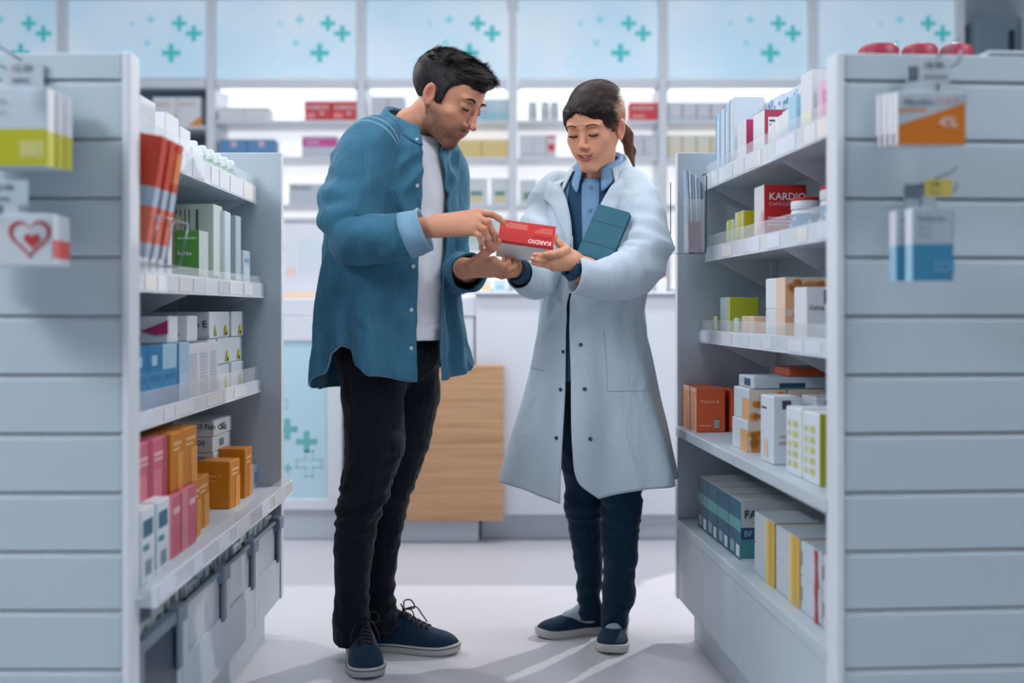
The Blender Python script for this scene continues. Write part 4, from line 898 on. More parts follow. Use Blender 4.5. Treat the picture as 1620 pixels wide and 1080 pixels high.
def head_colours(P, male, base, rnd):
    col = np.tile(np.array(base), (len(P), 1))
    def mix(m, c, a=1.): nonlocal col; m = np.clip(m*a, 0, 1)[:, None]; col = col*(1-m)+np.array(c)*m
    red = S(196, 112, 92) if male else S(206, 118, 102)
    for x in (-1, 1):
        mix(g(P, (x*.045, -.07, -.035), (.022, .03, .02)), red, .35)
        mix(g(P, (x*.08, .0, -.005), (.012, .02, .028)), S(190, 92, 72), .55)
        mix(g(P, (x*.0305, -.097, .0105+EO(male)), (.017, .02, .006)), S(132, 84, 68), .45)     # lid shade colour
    mix(g(P, (0, -.115, -.03), (.014, .014, .012)), red, .4)
    n = np.array([noise.noise(Vector(p)*300) for p in P])
    if male:
        s = np.clip((sstep(-.020, -.045, P[:, 2])*sstep(.010, -.012, P[:, 1])*sstep(-.120, -.112, P[:, 2])), 0, 1)
        cheek = g(P, (.040, -.070, -.030), (.022, .03, .026))+g(P, (-.040, -.070, -.030), (.022, .03, .026)); s *= 1-np.clip(cheek*1.2, 0, 1)
        s *= 1-g(P, (0, -.11, -.03), (.02, .02, .014)); s *= 1-.9*g(P, (0, -.1, -.064), (.022, .02, .009))
        mix(s*(.80+.30*n), S(54, 40, 35), .84)
        mix(g(P, (0, -.098, -.0515), (.024, .02, .0048))*(P[:, 1] < -.085), S(48, 36, 34), .85)
        mix(g(P, (0, -.085, -.104), (.020, .03, .012)), S(50, 38, 34), .7)
        mix(sstep(.07, .09, P[:, 1]+0*P[:, 2])*sstep(-.115, -.08, P[:, 2])*.6, S(70, 54, 46), .5)
    P = P.copy(); P[:, 2] -= (2.0 if male else 7.5)*P[:, 0]**2*(np.abs(P[:, 0]) < .035)
    lip = np.maximum(g(P, (0, -.1015, -.059), (.0235 if male else .033, .024, .0050)), g(P, (0, -.1015, -.070), (.0205 if male else .030, .024, .0064)))*(P[:, 1] < -.080)
    mix(sstep(.32, .6, lip), S(186, 92, 84) if male else S(192, 92, 88), .8)
    if male: mix(np.exp(-((P[:, 2]+.0638)/.0018)**2)*(np.abs(P[:, 0]) < .019)*(P[:, 1] < -.088), S(90, 40, 38), .8)
    else: mix(sstep(.4, .8, g(P, (0, -.095, -.0640), (.0180, .010, .0034)))*(P[:, 1] > -.1025), S(120, 50, 48), .8)
    return col
def ring_ell(c, ax, ay, n=16): return [c+ax*math.cos(2*PI*i/n)+ay*math.sin(2*PI*i/n) for i in range(n)]

class Person:
    def __init__(s, loc, lab):
        s.root = empty('person', loc); tag(s.root, lab, 'person'); s.loc = Vector(loc); s.parts = []; s.cols = []
    def add_sdf(s, D, T=None, colf=None, base=(.5, .3, .2)):
        P, Fc = D.mesh(); col = colf(P) if colf else np.tile(np.array(base), (len(P), 1))
        if T: c, R, sc = T; P = (P*sc) @ np.array(R).T+np.array(c)
        s.parts.append((P-np.array(s.loc), Fc, 0)); s.cols.append(col)
    def finish(s): s.body = np_obj('body', s.parts, [SKIN], s.root, np.concatenate(s.cols)); return s.body
    def obj(s, mb, name, parent=None, mods=()):
        mb.v = centre_shift(mb.v, s.loc); return mb.build(name, parent or s.root)
def hfx(T): c, R, sc = T; return lambda p: c+R @ (Vector(p)*sc)

def hand(P_, wrist, knuckles, fingers, thumb, frad=.0085, palm=.013, wr=.026, fore=None, base=(.5, .3, .2), tipcol=None):
    """wrist point, four knuckles, four fingers (each list of points after the knuckle), thumb chain"""
    pts = [wrist]+knuckles+[p for f in fingers for p in f]+thumb+([fore] if fore else [])
    lo = [min(p[i] for p in pts)-.045 for i in range(3)]; hi = [max(p[i] for p in pts)+.045 for i in range(3)]
    D = SDF(lo, hi, .0019)
    side = (knuckles[3]-knuckles[0]).normalized()
    for i, kn in enumerate(knuckles):
        w0 = wrist+side*((i-1.5)*wr*.42)
        D.cap(w0, kn, wr*.58, palm*.92, .016)
    D.cap(wrist, wrist*.45+knuckles[1]*.275+knuckles[2]*.275, wr*.75, palm*1.05, .02)
    if fore: D.cap(fore, wrist, wr*1.28, wr*.92, .012)
    for i, (kn, f) in enumerate(zip(knuckles, fingers)):
        fr = frad*(1, 1.04, 1.0, .88)[i]; ch = [kn]+list(f); rr = [fr*1.18]+[fr*(1.04-.1*j) for j in range(len(f))]
        D.chain(ch, rr, .0035)
    fr = frad*1.15; D.chain(thumb, [fr*1.5]+[fr*(1.12-.1*j) for j in range(len(thumb)-1)], .009)
    red = np.array(tipcol or S(196, 104, 84))
    def colf(P):
        col = np.tile(np.array(base), (len(P), 1))
        for f in list(fingers)+[thumb]:
            for q, a in ((f[-1], .5), (f[0], .25)):
                m = (np.exp(-((P-np.array(q))**2).sum(1)/.011**2)*a)[:, None]; col = col*(1-m)+red*m
        return col
    P_.add_sdf(D, None, colf)
def nails(P_, tips, col=None):
    b = MB(); m = M('fingernail', S(226, 168, 150), .25, .6)
    for tip, dirn, nrm in tips:
        dirn = Vector(dirn).normalized(); nrm = Vector(nrm).normalized(); s = dirn.cross(nrm).normalized()
        T = Matrix((s, dirn, nrm)).transposed().to_4x4(); T.translation = Vector(tip)+nrm*.0062
        b.ell((0, 0, 0), (.0050, .0062, .0018), m, 10, 6, T)
    return P_.obj(b, 'fingernails')
def crm(keys, v):
    """Catmull-Rom through keys [(v, a, b, ...)]"""
    ks = keys; n = len(ks)
    if v <= ks[0][0]: return list(ks[0][1:])
    if v >= ks[-1][0]: return list(ks[-1][1:])
    for i in range(n-1):
        if ks[i][0] <= v <= ks[i+1][0]: break
    t = (v-ks[i][0])/(ks[i+1][0]-ks[i][0]); p0 = ks[max(i-1, 0)]; p1 = ks[i]; p2 = ks[i+1]; p3 = ks[min(i+2, n-1)]; out = []
    for j in range(1, len(p1)):
        d = p2[0]-p1[0]
        m1 = (p2[j]-p0[j])/max(p2[0]-p0[0], 1e-6)*d; m2 = (p3[j]-p1[j])/max(p3[0]-p1[0], 1e-6)*d
        out.append((2*t**3-3*t**2+1)*p1[j]+(t**3-2*t**2+t)*m1+(-2*t**3+3*t**2)*p2[j]+(t**3-t**2)*m2)
    return out
def garment(keys, phi, D0, th0, th1, nth, nv, hem=None, tilt=None, fold=None, grow=0., dpts=None, expo=2.0):
    """ring loft: keys (v, px, py, a, b); th0/th1 functions of v (deg) that bound the panel; returns grid of points"""
    Fd = Vector((math.sin(phi), -math.cos(phi), 0)); Sd = Vector((math.cos(phi), math.sin(phi), 0)); rows = []
    for i in range(nv+1):
        v = i/nv; px, py, a, b_ = crm(keys, v); Dd = D0(v) if callable(D0) else D0
        t0 = th0(v) if callable(th0) else th0; t1 = th1(v) if callable(th1) else th1; row = []
        for j in range(nth+1):
            th = math.radians(t0+(t1-t0)*j/nth); c, s = math.cos(th), math.sin(th)
            if expo != 2.0:
                q = (abs(c)**expo+abs(s)**expo)**(-1/expo); c *= q; s *= q
            deg = (math.degrees(th)+180) % 360-180
            p2 = py if hem is None else py+(hem(deg)-keys[-1][2])*float(sstep(.55, 1., np.float64(v)))
            cpt = at(px, p2, Dd); f = fold(deg, v) if fold else 0.
            p = cpt+Fd*(b_+grow+f)*c+Sd*(a+grow+f)*s
            if tilt: p.z -= tilt(v)*math.cos(th)*b_
            row.append(p)
        rows.append(row)
    return rows
def solid(o, th, sub=0, off=-1):
    m = o.modifiers.new('thick', 'SOLIDIFY'); m.thickness = th; m.offset = off
    if sub: q = o.modifiers.new('sub', 'SUBSURF'); q.levels = sub; q.render_levels = sub
def ntex(x, y, z): return noise.noise(Vector((x, y, z)))
def sleeve(pts, rad, m, name, P_, n=36, seg=90, fold=None, seed=0., flat=1., parent=None, seam=None):
    """tapering cloth tube through pts with creases; rad per point"""
    b = MB(); keys = [(i/(len(pts)-1), p.x, p.y, p.z, r) for i, (p, r) in enumerate(zip(pts, rad))]
    C_ = [crm(keys, i/seg) for i in range(seg+1)]; up = Vector((0, 0, 1)); R = []
    for i in range(seg+1):
        p = Vector(C_[i][:3]); t = (Vector(C_[min(i+1, seg)][:3])-Vector(C_[max(i-1, 0)][:3])).normalized()
        x = t.cross(up).normalized() if i == 0 else (prev-t*prev.dot(t)).normalized(); prev = x; y = x.cross(t).normalized(); row = []
        for j in range(n):
            a = 2*PI*j/n; d = x*math.cos(a)+y*math.sin(a)*flat; r = C_[i][3]; q = p+d*r
            f = fold(i/seg, a, q) if fold else 0
            row.append(p+d*(r+f))
        R.append(row)
    b.rings(R, m, True, (False, False))
    if seam:
        for k in (0, 2): c = Vector(C_[seam[0]+k][:3]); b.tube([p+(p-c).normalized()*.0012 for p in R[seam[0]+k]], .0011, seam[1], 5, False)
    return P_.obj(b, name, parent)
def ridge(x): return 1-abs(x)*2 if abs(x) < .5 else 0
def cloth_mat(name, col, rough=.8, weave=1200, bump=.25, var=.12, vs=14, wr=.5, wrs=9, spec=.25, sheen=.2):
    m = bpy.data.materials.new(name); m.use_nodes = True; nt = m.node_tree; b = nt.nodes['Principled BSDF']
    b.inputs['Roughness'].default_value = rough; b.inputs['Specular IOR Level'].default_value = spec; b.inputs['Sheen Weight'].default_value = sheen*.4; b.inputs['Sheen Roughness'].default_value = .5
    tc = nt.nodes.new('ShaderNodeTexCoord')
    n1 = nt.nodes.new('ShaderNodeTexNoise'); n1.inputs['Scale'].default_value = vs; n1.inputs['Detail'].default_value = 6
    mx = nt.nodes.new('ShaderNodeMix'); mx.data_type = 'RGBA'; mx.inputs['A'].default_value = (*[c*(1-var) for c in col], 1); mx.inputs['B'].default_value = (*[c*(1+var) for c in col], 1)
    nt.links.new(tc.outputs['Object'], n1.inputs['Vector']); nt.links.new(n1.outputs['Fac'], mx.inputs['Factor']); nt.links.new(mx.outputs['Result'], b.inputs['Base Color'])
    n2 = nt.nodes.new('ShaderNodeTexNoise'); n2.inputs['Scale'].default_value = weave; n2.inputs['Detail'].default_value = 2
    mp = nt.nodes.new('ShaderNodeMapping'); mp.inputs['Scale'].default_value = (1, 1, .45)
    n3 = nt.nodes.new('ShaderNodeTexNoise'); n3.inputs['Scale'].default_value = wrs; n3.inputs['Detail'].default_value = 3; n3.inputs['Distortion'].default_value = .8
    m1 = nt.nodes.new('ShaderNodeMath'); m1.operation = 'SUBTRACT'; m1.inputs[1].default_value = .5; m2 = nt.nodes.new('ShaderNodeMath'); m2.operation = 'ABSOLUTE'
    nt.links.new(n3.outputs['Fac'], m1.inputs[0]); nt.links.new(m1.outputs[0], m2.inputs[0])
    b1 = nt.nodes.new('ShaderNodeBump'); b1.inputs['Strength'].default_value = wr; b1.inputs['Distance'].default_value = .045; b1.invert = True
    b2 = nt.nodes.new('ShaderNodeBump'); b2.inputs['Strength'].default_value = bump; b2.inputs['Distance'].default_value = .0008
    nt.links.new(tc.outputs['Object'], n2.inputs['Vector']); nt.links.new(tc.outputs['Object'], mp.inputs['Vector']); nt.links.new(mp.outputs['Vector'], n3.inputs['Vector'])
    nt.links.new(m2.outputs[0], b1.inputs['Height']); nt.links.new(b1.outputs['Normal'], b2.inputs['Normal']); nt.links.new(n2.outputs['Fac'], b2.inputs['Height']); nt.links.new(b2.outputs['Normal'], b.inputs['Normal'])
    return m
DENIM = cloth_mat('blue_denim', S(60, 114, 140), .85, 1500, .35, .30, 13, .8, 7)
DENIML = cloth_mat('pale_denim_inside', S(128, 168, 192), .85, 1500, .35, .08, 24)
STITCH = M('denim_stitch', S(120, 164, 188), .8)
TEE = cloth_mat('white_jersey', S(226, 228, 236), .9, 1800, .15, .02, 10, .3)
BLACKP = cloth_mat('black_denim', S(13, 22, 32), .82, 1500, .3, .2, 10, .5, 12, .2)
JEANS = cloth_mat('dark_blue_denim', S(16, 48, 68), .8, 1500, .3, .25, 9, .5, 12, .2)
COAT = cloth_mat('lab_coat_cotton', S(198, 212, 224), .8, 1600, .1, .02, 8, .45, 6)
SHIRTB = cloth_mat('light_blue_cotton', S(128, 168, 206), .8, 1600, .12, .05, 10, .3)
NAVY = cloth_mat('navy_cotton', S(36, 74, 104), .8, 1600, .15, .08, 10, .3)
def strands(P_, name, roots, flow, length, wid, mat, colfn, seed=1, seg=3, curl=.0, parent=None):
    """hair: thin tapering blades that start at roots (point, normal)"""
    rr = random.Random(seed); V = []; Fc = []; col = []; k = 0
    for p, n in roots:
        p = Vector(p); n = Vector(n); f = flow(p, n)
        if f is None: continue
        L = length(p)*rr.uniform(.6, 1.15); side = f.cross(n).normalized(); c = colfn(p, rr); f = (f+side*rr.uniform(-.25, .25)+n*rr.uniform(-.03, .16)).normalized()
        q = p-n*.001; i0 = len(V)
        for a in range(seg+1):
            t = a/seg; w_ = wid*(1-t*.85); cpt = q+f*L*t-n*curl*L*t*t
            V += [cpt-side*w_, cpt+side*w_]; col += [c, c]
        for a in range(seg): Fc.append((i0+2*a, i0+2*a+1, i0+2*a+3, i0+2*a+2))
    P = np.array([tuple(v) for v in V]); return P, np.array(Fc), np.array(col)
def cap_roots(P, Fc, step, seed=0):
    a = P[Fc[:, 1]]-P[Fc[:, 0]]; b_ = P[Fc[:, 3]]-P[Fc[:, 0]]; n = np.cross(a, b_); n /= np.linalg.norm(n, axis=1)[:, None]+1e-12
    c = P[Fc].mean(1); return [(c[i], n[i]) for i in range(seed % step, len(Fc), step)]
HAIR = attr_mat('hair', .5, 0, spec=.22)
EYEW = M('eye_white', S(226, 220, 216), .2, .6); IRIS = M('dark_brown_iris', S(40, 26, 20), .15, .7); LASH = M('eyelash', S(22, 18, 18), .6)
TEETH = M('teeth', S(238, 232, 226), .25, .5)
def face_details(P_, T, male, browcol, HP):
    w_ = hfx(T)
    HP = HP[HP[:, 1] < -.02]
    def sy(x, z):
        q = HP[(np.abs(HP[:, 0]-x) < .0028) & (np.abs(HP[:, 2]-z) < .0028)]
        return float(q[:, 1].min()) if len(q) else -.09
    for x in (-1, 1):
        b = MB(); q = [((x*(.017+.027*t)), -.0975+.0165*t**2-.001, .0205+.0055*math.sin(t*PI*.85)-.002*t) for t in [i/9 for i in range(10)]]
        rr = random.Random(3)
        for i in range(280 if male else 150):
            t = rr.random(); c = Vector((x*(.014+.031*t), 0, EO(male)+.0205+.0050*math.sin(t*PI*.8)-.0015*t+rr.uniform(-.0022, .0022)*(1.15-t*.7)*(1.2 if male else .8)))
            d = Vector((x*.9, .25*t, .35-.6*t)).normalized()*rr.uniform(.004, .007); u = Vector((0, 0, 1))*(.0009 if male else .0006); c.y = sy(c.x, c.z)-.0006; e_ = c+d; e_.y = sy(e_.x, e_.z)-.0006; d = e_-c; off = Vector((0, 0, 0))
            b.poly([w_(c+off-u), w_(c+off+d-u*.3), w_(c+off+d+u*.3), w_(c+off+u)], browcol)
        P_.obj(b, 'eyebrow')
        b = MB(); arc = [Vector((x*.0305+.0135*math.cos(PI+PI*i/10), -.0962+.0045*abs(math.cos(PI+PI*i/10))**2+.0005, EO(male)-.0050-.0035*math.sin(PI*i/10))) for i in range(11)]
        for p in arc: p.y = sy(p.x, p.z)-.0002
        b.tube([w_(p) for p in arc], .0020*T[2], LASH, 6); P_.obj(b, 'eyelashes')
def smooth(P, n=24): K_ = [(i/(len(P)-1), *p) for i, p in enumerate(P)]; return [Vector(crm(K_, i/n)) for i in range(n+1)]
# ------------------------------------------------------------------ shared builders for shoes and trousers
def shoe(P_, heel, toe, wid, hgt, upper, solem, kind, name='shoe'):
    heel = Vector((*heel, 0)); toe = Vector((*toe, 0)); L = (toe-heel).length; f = (toe-heel).normalized(); s = Vector((f.y, -f.x, 0)); Z = Vector((0, 0, 1))
    W = [(0, .30), (.04, .62), (.15, .78), (.35, .74), (.55, .90), (.72, 1.0), (.86, .88), (.95, .58), (1, .18)]
    H = [(0, .62), (.05, .92), (.16, 1.0), (.3, .98), (.42, .86), (.55, .66), (.72, .47), (.88, .36), (.96, .26), (1, .16)] if kind == 'lace' else \
        [(0, .5), (.05, .72), (.16, .66), (.3, .54), (.42, .56), (.55, .62), (.72, .50), (.88, .38), (.96, .27), (1, .16)]
    b = MB(); R = []
    sole = .026 if kind == 'lace' else .024
    for i in range(41):
        t = i/40; w_ = crm(W, t)[0]*wid/2*.95; h_ = crm(H, t)[0]*hgt; row = []
        c = heel+f*(L*(.015+.965*t)); low = sole-.006
        for j in range(25):
            a = PI*j/24; ca, sa = math.cos(a), math.sin(a); e = .75
            x = w_*math.copysign(abs(ca)**e, ca)*(1-.45*max(0, sa)**2*(1 if t < .45 else .4)); z = low+h_*max(0, sa)**.85
            row.append(c+s*x+Z*z)
        R.append(row)
    b.rings(R, upper, False, (False, False)); b.poly(R[0], upper, True); b.poly(R[-1][::-1], upper, True)
    sh = P_.obj(b, name)
    b = MB(); R = []
    for sc, z in ((.94, .0), (1.0, .003), (1.03, sole*.5), (1.02, sole), (.9, sole+.001)):
        row = []
        for i in range(60):
            u = i/60; side = 1 if u < .5 else -1; t = u*2 if u < .5 else 2-u*2; t = .5-.5*math.cos(PI*t)
            w_ = crm(W, t)[0]*wid/2*sc if 0 < t < 1 else 0
            spring = .010*max(0, t-.8)**1.5*10
            row.append(heel+f*(L*(.5+(t-.5)*(1.0 if sc > .95 else .97)))+s*side*w_+Z*(z+(spring if z < sole*.4 else spring*.7)))
        R.append(row)
    b.rings(R, solem, True, (True, True)); so = P_.obj(b, 'rubber_sole', sh); 
    if kind == 'lace':
        b = MB(); ln = M('dark_line', S(36, 52, 66), .6); row = []
        for i in range(61):
            u = (i % 60)/60; side = 1 if u < .5 else -1; t = u*2 if u < .5 else 2-u*2; t = .5-.5*math.cos(PI*t); w_ = crm(W, t)[0]*wid/2*1.035 if 0 < t < 1 else 0
            row.append(heel+f*(L*(.5+(t-.5)*1.003))+s*side*w_+Z*(sole*.80+.010*max(0, t-.8)**1.5*7))
        b.tube(row, .0012, ln, 5, False); P_.obj(b, 'foxing_stripe', sh)
        lm = M('dark_shoelace', S(46, 42, 46), .8); b = MB()
        def top(t, x): 
            h_ = crm(H, t)[0]*hgt; return heel+f*(L*(.015+.965*t))+s*x+Z*(sole-.006+h_*(1-abs(x/(wid*.5))**2*.5)+.003)
        for k in range(6):
            t = .40+.052*k; b.tube([top(t, -.022), top(t+.01, 0)+Z*.002, top(t+.028, .022)], .0022, lm, 6); b.tube([top(t, .022), top(t+.012, 0)+Z*.003, top(t+.028, -.022)], .0022, lm, 6)
        k0 = top(.42, 0)+Z*.006
        for sg in (-1, 1):
            b.tube(smooth([k0, k0+s*sg*.018+Z*.02-f*.004, k0+s*sg*.042+Z*.016+f*.01, k0+s*sg*.038+Z*-.004+f*.022, k0+s*sg*.012+Z*.0+f*.006, k0]), .0021, lm, 6)
            b.tube(smooth([k0, k0+s*sg*.02+Z*.004+f*.03, k0+s*sg*.036-Z*.022+f*.045, k0+s*sg*.040-Z*.045+f*.06]), .0020, lm, 6)
        b.ell(k0, (.006, .006, .005), lm, 10, 6); P_.obj(b, 'laces', sh)
    else:
        b = MB(); R = []; top_ = []
        for i in range(33):
            a = 2*PI*i/32; t = .27+.22*math.cos(a); x = .021*math.sin(a)*wid/.09; h_ = crm(H, t)[0]*hgt
            R.append(heel+f*(L*(.015+.965*t))+s*x*1.05+Z*(sole-.006+h_*(1-.18*abs(math.sin(a)))+.001))
        b.tube(R, .0022, M('shoe_edging', S(30, 60, 82), .7), 6, False); P_.obj(b, 'edging', sh)
    return sh
def trousers(P_, chains, ells, mat, amp, zk, za, res=.0065, name='trousers'):
    pts = [p for c in chains for p, r in c]
    lo = [min(p[i] for p in pts)-.16 for i in range(3)]; hi = [max(p[i] for p in pts)+.16 for i in range(3)]
    lo[2] = min(p[2] for p in pts)-.012
    D = SDF(lo, hi, res)
    for c in chains: D.chain([p for p, r in c], [r for p, r in c], .010)
    for c, r in ells: D.ell(c, r, .05)
    P, Fc = D.mesh()
    a = P[Fc[:, 2]]-P[Fc[:, 0]]; b_ = P[Fc[:, 3]]-P[Fc[:, 1]]; nf = np.cross(a, b_); N = np.zeros_like(P)
    for k in range(4): np.add.at(N, Fc[:, k], nf)
    N /= np.linalg.norm(N, axis=1)[:, None]+1e-9
    d = np.zeros(len(P))
    for i, p in enumerate(P):
        kn = math.exp(-((p[2]-zk)/.09)**2); an = math.exp(-(max(0, p[2]-za)/.09)**2); x = p[0]*4; y = p[1]*4
        n1 = ntex(x*1.5, y*1.5, p[2]*24+ntex(x, y, p[2]*3)*2.6)
        d[i] = amp*(kn*1.0+an*1.5+.25)*(.35-abs(n1)*2.4)-.002+.004*ntex(x*2, y*2, p[2]*5)
    P = P+N*d[:, None]
    return np_obj(name, [(P-np.array(P_.loc), Fc, 0)], [mat], P_.root)
SKM = S(214, 152, 122); SKW = S(226, 164, 132)

# ================================================================== THE MAN
ML = Vector((-.33, 3.05, 0))
man = Person(ML, 'man in an open blue denim shirt and black jeans pointing at the red box')
R_ = head_frame((0, 0, 0), 60, 33, 2, 1.03)
Tm = (at(679, 148, 2.93)-R_[1] @ (Vector((-.078, .002, -.008))*1.03), R_[1], 1.03)
inv = lambda T, p: T[1].transposed() @ ((p-T[0])/T[2])
nk = inv(Tm, at(640, 222, 3.06))
Dm = head_sdf(True, tuple(nk), .060)
man.add_sdf(Dm, Tm, lambda P: head_colours(P, True, SKM, None))
# trunk and arms below the clothes, one surface
TD = 3.05
D = SDF((at(480, 0, TD).x, 2.66, .75), (at(790, 0, TD).x, 3.40, 1.60), .011)
D.ell(at(622, 340, TD), (.125, .09, .17), .04); D.ell(at(618, 480, TD), (.12, .09, .15), .04); D.ell(at(612, 560, TD), (.12, .09, .08), .04)
D.cap(at(640, 225, TD), at(652, 200, 3.03), .07, .055, .04)
D.cap(at(600, 262, 2.99), at(680, 275, 3.14), .055, .05, .04)
D.chain([at(588, 240, 2.93), at(552, 360, 2.86), at(655, 366, 2.81)], [.045, .044, .034], .02)
D.chain([at(698, 275, 3.16), at(702, 425, 3.10), at(732, 430, 3.02)], [.045, .042, .03], .02)
man.add_sdf(D, None, None, SKM)
# right hand pointing at the carton
HD = 2.79
hw = at(692, 357, HD)
kn = [at(757, 337, HD-.005), at(756, 346, HD-.022), at(753, 356, HD-.030), at(749, 366, HD-.030)]
fin = [[at(778, 339, HD+.0), at(789, 345, HD+.005), at(796, 352, HD+.008)],
       [at(772, 351, HD-.032), at(779, 366, HD-.026), at(780, 379, HD-.012)],
       [at(766, 362, HD-.042), at(772, 377, HD-.034), at(771, 388, HD-.018)],
       [at(758, 372, HD-.042), at(762, 384, HD-.034), at(761, 393, HD-.018)]]
th = [at(716, 358, HD+.02), at(748, 362, HD+.035), at(768, 362, HD+.036), at(784, 372, HD+.026)]
hand(man, hw, kn, fin, th, .0086, .0135, .027, at(640, 366, 2.81), SKM)
nails(man, [(fin[1][2], fin[1][2]-fin[1][1], (.3, -1, 0)), (fin[2][2], fin[2][2]-fin[2][1], (.2, -1, 0)), (fin[0][2], fin[0][2]-fin[0][1], (.3, -.4, 1))])
# left hand open below the box
HL = 2.88
hw2 = at(733, 424, HL+.03)
kn2 = [at(781, 412, HL-.03), at(784, 420, HL-.012), at(782, 427, HL+.008), at(776, 432, HL+.026)]
fin2 = [[at(797, 420, HL-.030), at(804, 415, HL-.018), at(803, 409, HL+.0)],
        [at(804, 426, HL-.020), at(814, 421, HL-.006), at(814, 412, HL+.008)],
        [at(803, 432, HL-.002), at(815, 429, HL+.010), at(818, 420, HL+.018)],
        [at(794, 437, HL+.016), at(806, 436, HL+.022), at(811, 428, HL+.028)]]
th2 = [at(746, 418, HL-.01), at(766, 402, HL-.045), at(779, 392, HL-.055), at(788, 382, HL-.055)]
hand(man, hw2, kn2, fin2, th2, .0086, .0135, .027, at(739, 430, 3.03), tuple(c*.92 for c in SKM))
man.finish()
face_details(man, Tm, True, M('dark_brow_hair', S(34, 27, 25), .7), (man.parts[0][0]+np.array(ML)-np.array(Tm[0])) @ np.array(Tm[1])/Tm[2])
# hair
def hair_cap(male):
    D = SDF((-.115, -.135, -.10), (.115, .14, .155), .0024)
    if male:
        D.ell((0, .022, .036), (.0800, .1060, .0850), .0); D.ell((0, -.036, .082), (.060, .058, .036), .03); D.ell((.0, -.066, .090), (.046, .026, .018), .018)
        for x in (-1, 1): D.ell((x*.060, -.030, .020), (.0165, .030, .050), .02)
        ys = [-.14, -.075, -.062, -.050, -.040, -.034, -.016, -.009, .018, .028, .05, .14]; zs = [.062, .062, .054, .046, .030, -.016, -.020, .018, .022, -.040, -.066, -.070]
    else:
        D.ell((0, .018, .036), (.0820, .1055, .0865), .0); D.ell((0, -.045, .055), (.066, .052, .036), .02)
        for x in (-1, 1): D.ell((x*.058, -.030, .022), (.0170, .034, .046), .02); D.ell((0, .03, .075), (.06, .07, .045), .03); D.ell((0, .095, .01), (.045, .03, .04), .03)
        ys = [-.14, -.086, -.068, -.052, -.040, -.030, -.016, .018, .038, .14]; zs = [.066, .064, .060, .040, .010, -.012, .010, .010, -.040, -.055]
    X, Y, Z = np.meshgrid(*D.ax, indexing='ij', sparse=True)
    hl = np.interp(Y, ys, zs).astype(np.float32)
    if not male: hl = np.where(Y < -.030, np.minimum(hl, .063-.046*(np.abs(X+.008)/.064)**1.5), hl)
    cut = (hl-Z)*.75; k = .004; v = D.V; hh = np.maximum(k-np.abs(v-cut), 0)/k; D.V = (np.maximum(v, cut)+hh*hh*k*.25).astype(np.float32)
    return D
Dh = hair_cap(True); Ph, Fh = Dh.mesh()
hb = np.array([S(27, 24, 26)]); hc0 = np.tile(hb, (len(Ph), 1))*(1+.35*np.array([noise.noise(Vector(p)*90) for p in Ph]))[:, None]
def flow_m(p, n):
    if p.y < -.02 and n.y < -.6 and p.z < .065: return None
    if p.z > .07: v = Vector((p.x*1.5, -1, .35 if p.y < 0 else .05))
    elif p.y > .05: v = Vector((0, .15, -1))
    else: v = Vector((0, -.35, -1))
    v = v-n*v.dot(n); q = p*38; return (v.normalized()+n*(.42 if p.z > .085 else .10)+Vector((ntex(q.x, q.y, q.z), ntex(q.y+9, q.z, q.x), ntex(q.z, q.x+5, q.y)*.5))*(.75 if p.z > .07 else .3)).normalized()
roots = cap_roots(Ph, Fh, 3)
Ps, Fs_, Cs = strands(man, 'hair', roots, flow_m, lambda p: (.030 if p.z > .085 and p.y < .02 else (.020 if p.z > .06 else .010)), .0012, HAIR, lambda p, r: tuple(c*k for c, k in zip(S(34, 28, 27), [r.choice((.3, .8, 1.5, 4.0))]*3)), 5)
wv = lambda P, T: (P*T[2]) @ np.array(T[1]).T+np.array(T[0])
np_obj('hair', [(wv(Ph, Tm)-np.array(ML), Fh, 0), (wv(Ps, Tm)-np.array(ML), Fs_, 0)], [HAIR], man.root, np.concatenate([hc0, Cs]))
# jeans and shoes
nd = 3.0
trousers(man, [[(at(592, 570, 2.99), .098), (at(590, 620, 2.99), .088), (at(594, 700, 2.98), .083), (at(577, 775, 2.98), .070), (at(565, 820, 3.0), .064), (at(560, 870, 3.02), .057), (at(556, 950, 3.05), .050), (at(556, 1000, 3.06), .052), (at(556, 1012, 3.06), .050)],
               [(at(640, 570, 3.1), .098), (at(650, 620, 3.12), .088), (at(640, 690, 3.12), .078), (at(618, 775, 3.12), .062), (at(606, 850, 3.13), .052), (at(601, 930, 3.15), .045), (at(604, 978, 3.14), .045), (at(605, 985, 3.14), .044)]],
         [(at(612, 556, 3.05), (.145, .12, .09))], BLACKP, .0085, .47, .10)
SU = cloth_mat('navy_canvas', S(22, 52, 76), .75, 1600, .3, .1, 20, .1); SOLE = M('off_white_rubber', S(206, 204, 200), .5, .4, var=.05)
shoe(man, (-.452, 3.17), (-.385, 2.895), .104, .105, SU, SOLE, 'lace', 'sneaker')
shoe(man, (-.440, 3.185), (-.150, 3.13), .100, .105, SU, SOLE, 'lace', 'sneaker')
